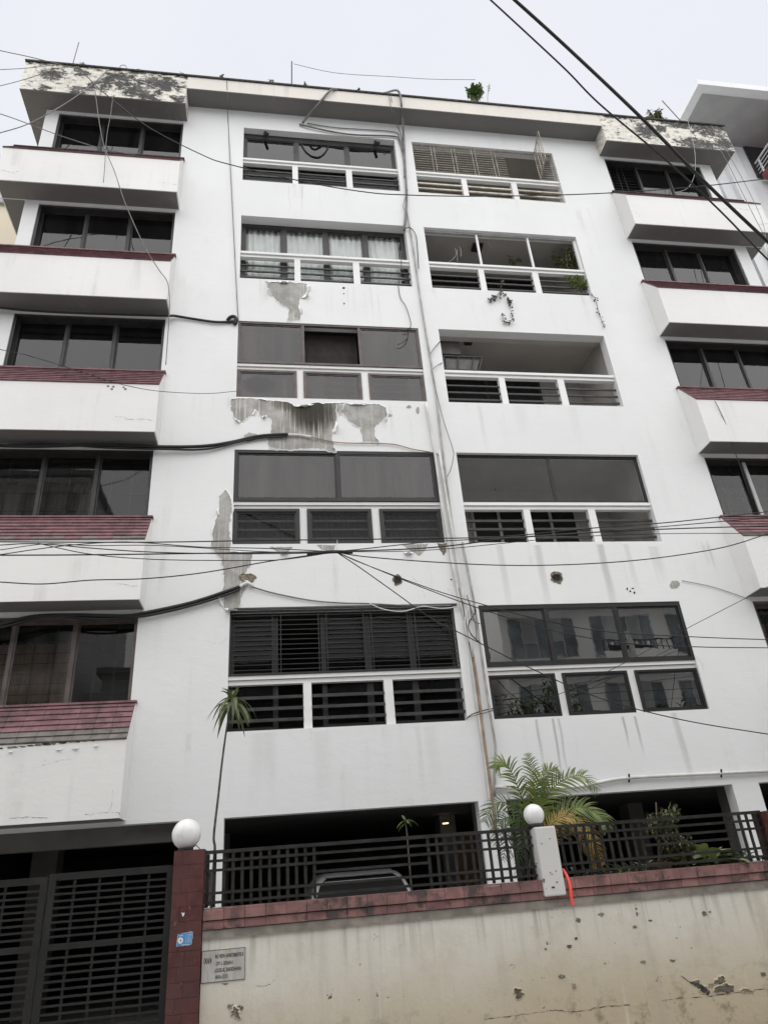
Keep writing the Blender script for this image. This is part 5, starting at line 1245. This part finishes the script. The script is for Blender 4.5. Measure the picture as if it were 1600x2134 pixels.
# pots and shrubs
def pot(c, r, h, label):
    t = thing('flower_pot', label, 'pot', c)
    MB().lathe([(r*.68, 0), (r*.98, h*.86), (r*1.1, h*.86), (r*1.1, h), (r*.95, h), (r*.9, h*.85), (.001, h*.83)], c, 18).build('body', TERRA, t)
    return t
pc = P(1380, 1822, -2.95); pc.z = 1.40; pot(pc, .12, .20, 'brown clay pot under the wispy shrub behind the railing')
bush('wispy_shrub', 'wispy olive shrub in the clay pot above the right railing', pc+Vector((0, 0, .19)), 16, (P(1393, 1735, -2.95), .30, .16, .32), 1400, .068, .028, LEAFO, 51, 'shrub', stemr=.004)
o = MB().tube([P(1372, 1795, -2.92), P(1366, 1672, -2.92)], .007, 6).build('plant_stake', BARK, None); tag(o, 'thin bare stake standing in the wispy shrub', 'stake')
def broad(name, label, base, n, L, W, mat, seed, spread=.6, cat='plant'):
    rnd = random.Random(seed); t = thing(name, label, cat, base)
    for i in range(n):
        az = 2.4*i+rnd.uniform(-.3, .3); el = rnd.uniform(.55, 1.25); d = Vector((math.cos(az)*math.cos(el), math.sin(az)*math.cos(el)*.8, math.sin(el)))
        LL = L*rnd.uniform(.7, 1.15); s = d.cross(Vector((0, 0, 1))).normalized(); m = MB(); N = 7
        c = Vector(base)+Vector((rnd.uniform(-spread, spread)*.25, rnd.uniform(-.06, .06), 0))
        for j in range(N+1):
            tt = j/N; p = c+d*LL*tt+Vector((0, 0, -1))*.45*LL*tt**2.2+Vector((d.x, d.y, 0))*LL*.35*tt*tt
            ww = (.006 if tt < .3 else W*math.sin(math.pi*min(1, (tt-.27)/.73))**.75/2)+.002
            m.v += [p-s*ww+Vector((0, 0, ww*.25)), p, p+s*ww+Vector((0, 0, ww*.25))]
        for j in range(N):
            a = 3*j; m.f += [(a, a+1, a+4, a+3), (a+1, a+2, a+5, a+4)]
        m.build('leaf', mat, t, True)
    return t
def bz(px, y): v = P(px, 1800, y); v.z = 1.39; return v
def bz(px, y): v = P(px, 1800, y); v.z = 1.46; return v
broad('dieffenbachia', 'pale variegated broad leafed plant behind the right railing', bz(1472, -2.9), 12, .52, .15, LEAFL, 61)
broad('leafy_plant', 'dark broad leafed clump right of the clay pot', bz(1430, -2.85), 16, .46, .13, LEAFM, 62)
broad('leafy_plant', 'mid green clump just right of the pale variegated plant', bz(1510, -2.9), 14, .38, .08, LEAFM, 63)
broad('leafy_plant', 'dark clump before the white garage pier at the right', bz(1562, -2.9), 12, .42, .07, LEAFD, 64)
broad('spiky_plant', 'narrow leaved green plant between the yellow frond and clay pot', bz(1322, -2.8), 18, .42, .04, LEAFM, 65)
broad('spiky_plant', 'low narrow leaved plant right of the white pillar', bz(1212, -2.85), 16, .34, .035, LEAFD, 66)
broad('spiky_plant', 'low striped plant under the yellow palm frond', bz(1285, -2.95), 20, .26, .035, LEAFL, 67)
broad('leafy_plant', 'small dark plant at the right end of the planter', bz(1605, -2.95), 12, .34, .06, LEAFM, 68)
m = MB(); rnd = random.Random(5)
for i in range(900):
    c = Vector((rnd.uniform(3.62, 6.3), rnd.uniform(-2.98, -2.4), 1.39+rnd.uniform(0, .07))); leafquad(m, c, rdir(rnd)+Vector((0, 0, .8)), Vector((0, 0, 1)), rnd.uniform(.05, .11), .028)
stuff(m.build('ground_cover', LEAFD, None))
pc = P(1255, 1830, -2.95); pc.z = 1.40; pot(pc, .08, .12, 'small dark pot under the yellow palm frond')

# ------------------------------------------------------------------ car in the garage
cx, cy0, zf = 1.95, 0.42, 0.205
car = thing('parked_car', 'silver car parked in the garage seen from behind', 'car', (cx, cy0+2, zf))
def ring(hw, z0_, z1, y, r=.10, n=4):
    pts = []
    for (sx, zc, a0) in ((1, z1-r, 0), (-1, z1-r, 90)):
        for i in range(n+1):
            t = R(a0+90*i/n); pts.append(Vector((cx+sx*(hw-r)+r*math.cos(t), y, zc+r*math.sin(t))))
    pts += [Vector((cx-hw*1.04, y, z0_)), Vector((cx+hw*1.04, y, z0_))]; return pts
def loft(rings):
    m = MB(); n = len(rings[0])
    for r_ in rings: m.v += r_
    for k_ in range(len(rings)-1):
        for j in range(n): m.f.append((k_*n+j, k_*n+(j+1) % n, (k_+1)*n+(j+1) % n, (k_+1)*n+j))
    m.f.append(tuple(range(n))); m.f.append(tuple((len(rings)-1)*n+n-1-j for j in range(n))); return m
low = loft([ring(.80, zf+.30, zf+.85, cy0-.02, .08), ring(.86, zf+.22, zf+.98, cy0+.10, .10), ring(.88, zf+.20, zf+1.02, cy0+1.2, .10), ring(.88, zf+.20, zf+.98, cy0+3.2, .10), ring(.84, zf+.22, zf+.80, cy0+4.1, .12), ring(.74, zf+.28, zf+.66, cy0+4.3, .10)])
low.build('body', CARP, car, True)
up = loft([ring(.80, zf+.95, zf+1.00, cy0+.06, .02), ring(.765, zf+.95, zf+1.30, cy0+.24, .16), ring(.73, zf+.95, zf+1.48, cy0+.38, .20), ring(.70, zf+.95, zf+1.585, cy0+.62, .21), ring(.71, zf+.95, zf+1.625, cy0+1.4, .21), ring(.70, zf+.95, zf+1.58, cy0+2.4, .20), ring(.76, zf+.93, zf+1.02, cy0+3.3, .06)])
up.build('cabin', CARP, car, True)
rw = MB(); rows = [(.69, .055, 1.03), (.665, .225, 1.28), (.60, .365, 1.45), (.50, .50, 1.53)]
for (hw, yy, zz) in rows: rw.v += [Vector((cx-hw, cy0+yy-.022, zf+zz+.004)), Vector((cx+hw, cy0+yy-.022, zf+zz+.004))]
for (hw, yy, zz) in rows: rw.v += [Vector((cx-hw, cy0+yy+.03, zf+zz-.01)), Vector((cx+hw, cy0+yy+.03, zf+zz-.01))]
for r_ in range(3): rw.f += [(2*r_, 2*r_+1, 2*r_+3, 2*r_+2), (8+2*r_, 8+2*r_+2, 8+2*r_+3, 8+2*r_+1), (2*r_, 2*r_+2, 8+2*r_+2, 8+2*r_), (2*r_+1, 8+2*r_+1, 8+2*r_+3, 2*r_+3)]
rw.f += [(0, 8, 9, 1), (6, 7, 15, 14)]
rw.build('rear_window', DOORBLK, car)
MB().prism([(cy0+.40, zf+1.556), (cy0+.44, zf+1.540), (cy0+.70, zf+1.585), (cy0+.70, zf+1.607)], cx-.50, cx+.50).build('roof_spoiler', CARP, car)
MB().prism([(cy0+.9, zf+1.64), (cy0+1.12, zf+1.64), (cy0+1.10, zf+1.72)], cx-.02, cx+.02).build('antenna_fin', CARB, car)
MB().bar((cx-.05, cy0+.03, zf+1.09), (cx+.42, cy0+.04, zf+1.12), .016, .012).build('wiper', ALU_GREY, car)
for s in (-1, 1):
    MB().box(cx+s*.80-.10, cx+s*.80+.05, cy0-.03, cy0+.12, zf+.62, zf+.92).build('tail_light', TAIL, car)
    for yy in (cy0+.8, cy0+3.4):
        MB().tube([(cx+s*.70, yy, zf+.31), (cx+s*.88, yy, zf+.31)], .31, 20).build('wheel', RUBBER, car)
MB().box(cx-.82, cx+.82, cy0-.08, cy0+.05, zf+.32, zf+.52).build('bumper', CARB, car)

# ------------------------------------------------------------------ neighbours
nb = thing('neighbour_house', 'white neighbouring building with a wide flat eave at the right edge', 'building', (17, 4, 0))
EY, EX = -0.5, 12.43; EZ = 20.92
MB().box(EX, EX+12, EY, EY+8, EZ-.22, EZ).build('roof_slab', NWHITE, nb)
MB().box(EX+.25, EX+11.8, EY+.25, EY+7.8, EZ-.235, EZ-.222).build('soffit', NGREY, nb)
MB().box(13.55, 24, 1.2, 8, 0, EZ-.237).build('wall', NWHITE, nb)
MB().box(14.86, 18.4, 1.15, 1.198, 19.25, 20.66).build('window', DOORD, nb)
MB().box(13.9, 14.42, 1.08, 1.198, 0, EZ-.24).build('pilaster', NWHITE, nb)
for k in range(4):
    MB().box(14.9, 17.0, 1.15, 1.198, 4+3.05*k, 5.4+3.05*k).build('window', DOORD, nb)
bx0, by0 = 14.90, -0.35
MB().box(bx0, bx0+7, by0, 1.06, 19.02, 19.24).build('balcony_slab', NRED, nb)
rl = MB().box(bx0+.02, bx0+.06, by0+.02, 1.13, 19.80, 19.85).box(bx0+.061, bx0+7, by0+.02, by0+.06, 19.80, 19.85).build('railing', NWHITE, nb)
for q in range(3): MB().box(bx0+.03, bx0+.05, by0+.02, 1.13, 19.38+.14*q, 19.405+.14*q).box(bx0+.061, bx0+7, by0+.03, by0+.05, 19.38+.14*q, 19.405+.14*q).build('rail', NWHITE, rl)
for yy in (by0+.02, .35, .95): MB().box(bx0+.015, bx0+.055, yy, yy+.04, 19.241, 19.799).build('rail_post', NWHITE, rl)
for i in range(1, 8): MB().box(bx0+.9*i, bx0+.9*i+.04, by0+.02, by0+.06, 19.241, 19.799).build('rail_post', NWHITE, rl)
cb = thing('cream_house', 'cream neighbouring building seen at the left edge behind the bays', 'building', (-12, 8, 0))
MB().box(-18, -5.45, 3.0, 14, 0, 18.2).build('wall', CREAMN, cb)
MB().box(-18, -5.4, 2.9, 14.1, 18.202, 18.4).build('roof_slab', NGREY, cb)

# ------------------------------------------------------------------ houses across the street (seen in the window reflections)
OPW = paint('opposite_white_paint', (0.80, 0.80, 0.79), grime=0.3)
OPC = paint('opposite_cream_paint', (0.76, 0.75, 0.72), grime=0.3)
def opposite(name, label, x0, x1, yf, h, wall, nb_, bal=True, seed=0):
    rnd = random.Random(seed)
    t = thing(name, label, 'building', ((x0+x1)/2, yf-5, 0))
    MB().box(x0, x1, yf-10, yf, 0, h).build('wall', wall, t)
    MB().box(x0-.2, x1+.2, yf-10.2, yf+.35, h+.002, h+.25).build('roof_slab', NGREY, t)
    if seed == 1:
        rr = MB().box(x0, x1, yf+.1, yf+.14, h+1.0, h+1.05).build('roof_railing', CARB, t)
        pm_ = MB()
        for i in range(int((x1-x0)/.9)): pm_.box(x0+.9*i, x0+.9*i+.04, yf+.1, yf+.14, h+.25, h+1.0)
        pm_.build('rail_posts', CARB, rr)
    nf = int(h/3.05); w = (x1-x0)/nb_
    for f in range(nf):
        zb = .2+3.05*f
        MB().box(x0, x1, yf+.002, yf+.32, zb+2.72, zb+3.0).build('floor_band', NWHITE, t)
        for b_ in range(nb_):
            xa = x0+w*b_
            fr_ = MB().box(xa+w*.10, xa+w*.90, yf-.02, yf+.03, zb+.55, zb+2.45).build('window', ALU_GREY, t)
            for q in range(5):
                a_ = xa+w*.10+.05+(w*.80-.05)*q/5
                MB().box(a_, a_+(w*.80-.05)/5-.05, yf+.031, yf+.036, zb+.60, zb+(1.3 if q % 2 else 2.4)).build('pane', OPG, fr_)
                if q % 2: MB().box(a_, a_+(w*.80-.05)/5-.05, yf+.031, yf+.036, zb+1.34, zb+2.4).build('pane', OPG2, fr_)
            if bal and (b_+f) % 2 == 0:
                MB().box(xa+w*.05, xa+w*.95, yf+.33, yf+1.3, zb-.25, zb+.05).build('balcony_slab', NWHITE, t)
                bf = MB().box(xa+w*.05, xa+w*.95, yf+1.2, yf+1.28, zb+.052, zb+.45).build('balcony_front', wall, t)
                rl_ = MB().box(xa+w*.05, xa+w*.95, yf+1.22, yf+1.26, zb+.92, zb+.97)
                for q in range(14): rl_.box(xa+w*(.05+.9*q/13.5), xa+w*(.05+.9*q/13.5)+.03, yf+1.22, yf+1.25, zb+.452, zb+.92)
                rl_.build('balcony_railing', CARB, bf)
    return t
OPG = simple('opposite_sky_glass', (0.17, 0.195, 0.20), 0.15, 0, 0.45, 1)  # grey-blue pane colour carries the reflected sky
OPG2 = simple('opposite_pale_blind', (0.34, 0.35, 0.34), 0.6, 0, 0.2, 1)
opposite('apartment_building', 'tall white block across the street with balconies and roof railing', -24, -7.2, -17.5, 18.6, OPW, 5, True, 1)
opposite('apartment_building', 'low white block across the street with deep balconies', -6.4, 10.2, -19.5, 10.2, OPW, 4, True, 2)
opposite('apartment_building', 'tallest white block across the street, standing right of the low one', 10.8, 30, -18.5, 16.5, OPC, 5, True, 3)

up_ = thing('utility_pole', 'concrete utility pole across the street with a crossarm', 'pole', (13.6, -12.6, 0))
MB().tube([(13.6, -12.6, 0), (13.6, -12.6, 9.2)], [.17, .11], 12).build('shaft', KERBM, up_, True)
MB().box(12.7, 14.5, -12.66, -12.54, 8.5, 8.62).build('crossarm', CARB, up_)
for i in range(4): MB().lathe([(.03, 0), (.05, .05), (.03, .14)], (12.85+.5*i, -12.6, 8.62), 8).build('insulator', NWHITE, up_)
for i, (x, y, zt_, r_, lab) in enumerate(((10.4, -14.4, 7.3, 1.5, 'broad leafy tree across the street'), (15.6, -14.2, 6.6, 1.5, 'leafy tree across the street beyond the pole'), (-3.4, -15.2, 5.8, 1.3, 'narrow leafy tree across the street at the left'))):
    bush('street_tree', lab, (x, y, 0), 26, (Vector((x, y, zt_-.6)), r_, r_*.8, r_*.75), 2600, .26, .10, LEAFM if i % 2 == 0 else LEAFD, 700+i, 'tree', stemr=.03)
# hairline cracks in the plaster of the bays
def wallcrack(pts, w, seed, y=PJ, mat=MOULD):
    q = spline([P(a, b_, y) for a, b_ in pts], 8); rnd = random.Random(seed); m = MB()
    for i, p in enumerate(q):
        p = p+Vector((rnd.uniform(-.006, .006), 0, rnd.uniform(-.008, .008))); ww = w*max(.05, rnd.uniform(-.3, 1.2)); d = (q[min(i+1, len(q)-1)]-q[max(i-1, 0)]); nn = Vector((-d.z, 0, d.x)).normalized()
        m.v += [Vector((p.x, y-.0025, p.z))-nn*ww, Vector((p.x, y-.0025, p.z))+nn*ww]
    for i in range(len(q)-1): m.f.append((2*i, 2*i+2, 2*i+3, 2*i+1))
    m.build('crack', mat, B)
for i, (pts, w) in enumerate((([(2, 354), (18, 358), (30, 360), (42, 355)], .004), ([(330, 380), (350, 382), (370, 386)], .003), ([(240, 868), (262, 870), (265, 874), (300, 874), (327, 878)], .003), ([(240, 1217), (262, 1218), (275, 1222), (293, 1220)], .0022),
                             ([(225, 1695), (232, 1680), (234, 1665), (236, 1645)], .0022), ([(178, 1698), (200, 1697), (215, 1694), (246, 1693), (249, 1699)], .003), ([(20, 1705), (40, 1704), (70, 1703), (100, 1704)], .003), ([(75, 1600), (100, 1592), (120, 1586), (148, 1582)], .0015),
                             ([(1316, 440), (1325, 443), (1332, 452)], .002), ([(1495, 436), (1530, 434), (1560, 437), (1590, 434)], .003), ([(1580, 468), (1600, 466), (1620, 470)], .003))):
    wallcrack(pts, w, i)
for i, (pts, w) in enumerate((([(960, 470), (1000, 470)], .001), ([(432, 1335), (445, 1340), (460, 1340), (475, 1330)], .0012), ([(858, 1200), (870, 1215), (880, 1230), (885, 1245)], .0018), ([(1448, 1370), (1460, 1380), (1465, 1395)], .0015), ([(930, 1225), (940, 1235), (950, 1250)], .0018))):
    wallcrack(pts, w, 40+i, 0.0)
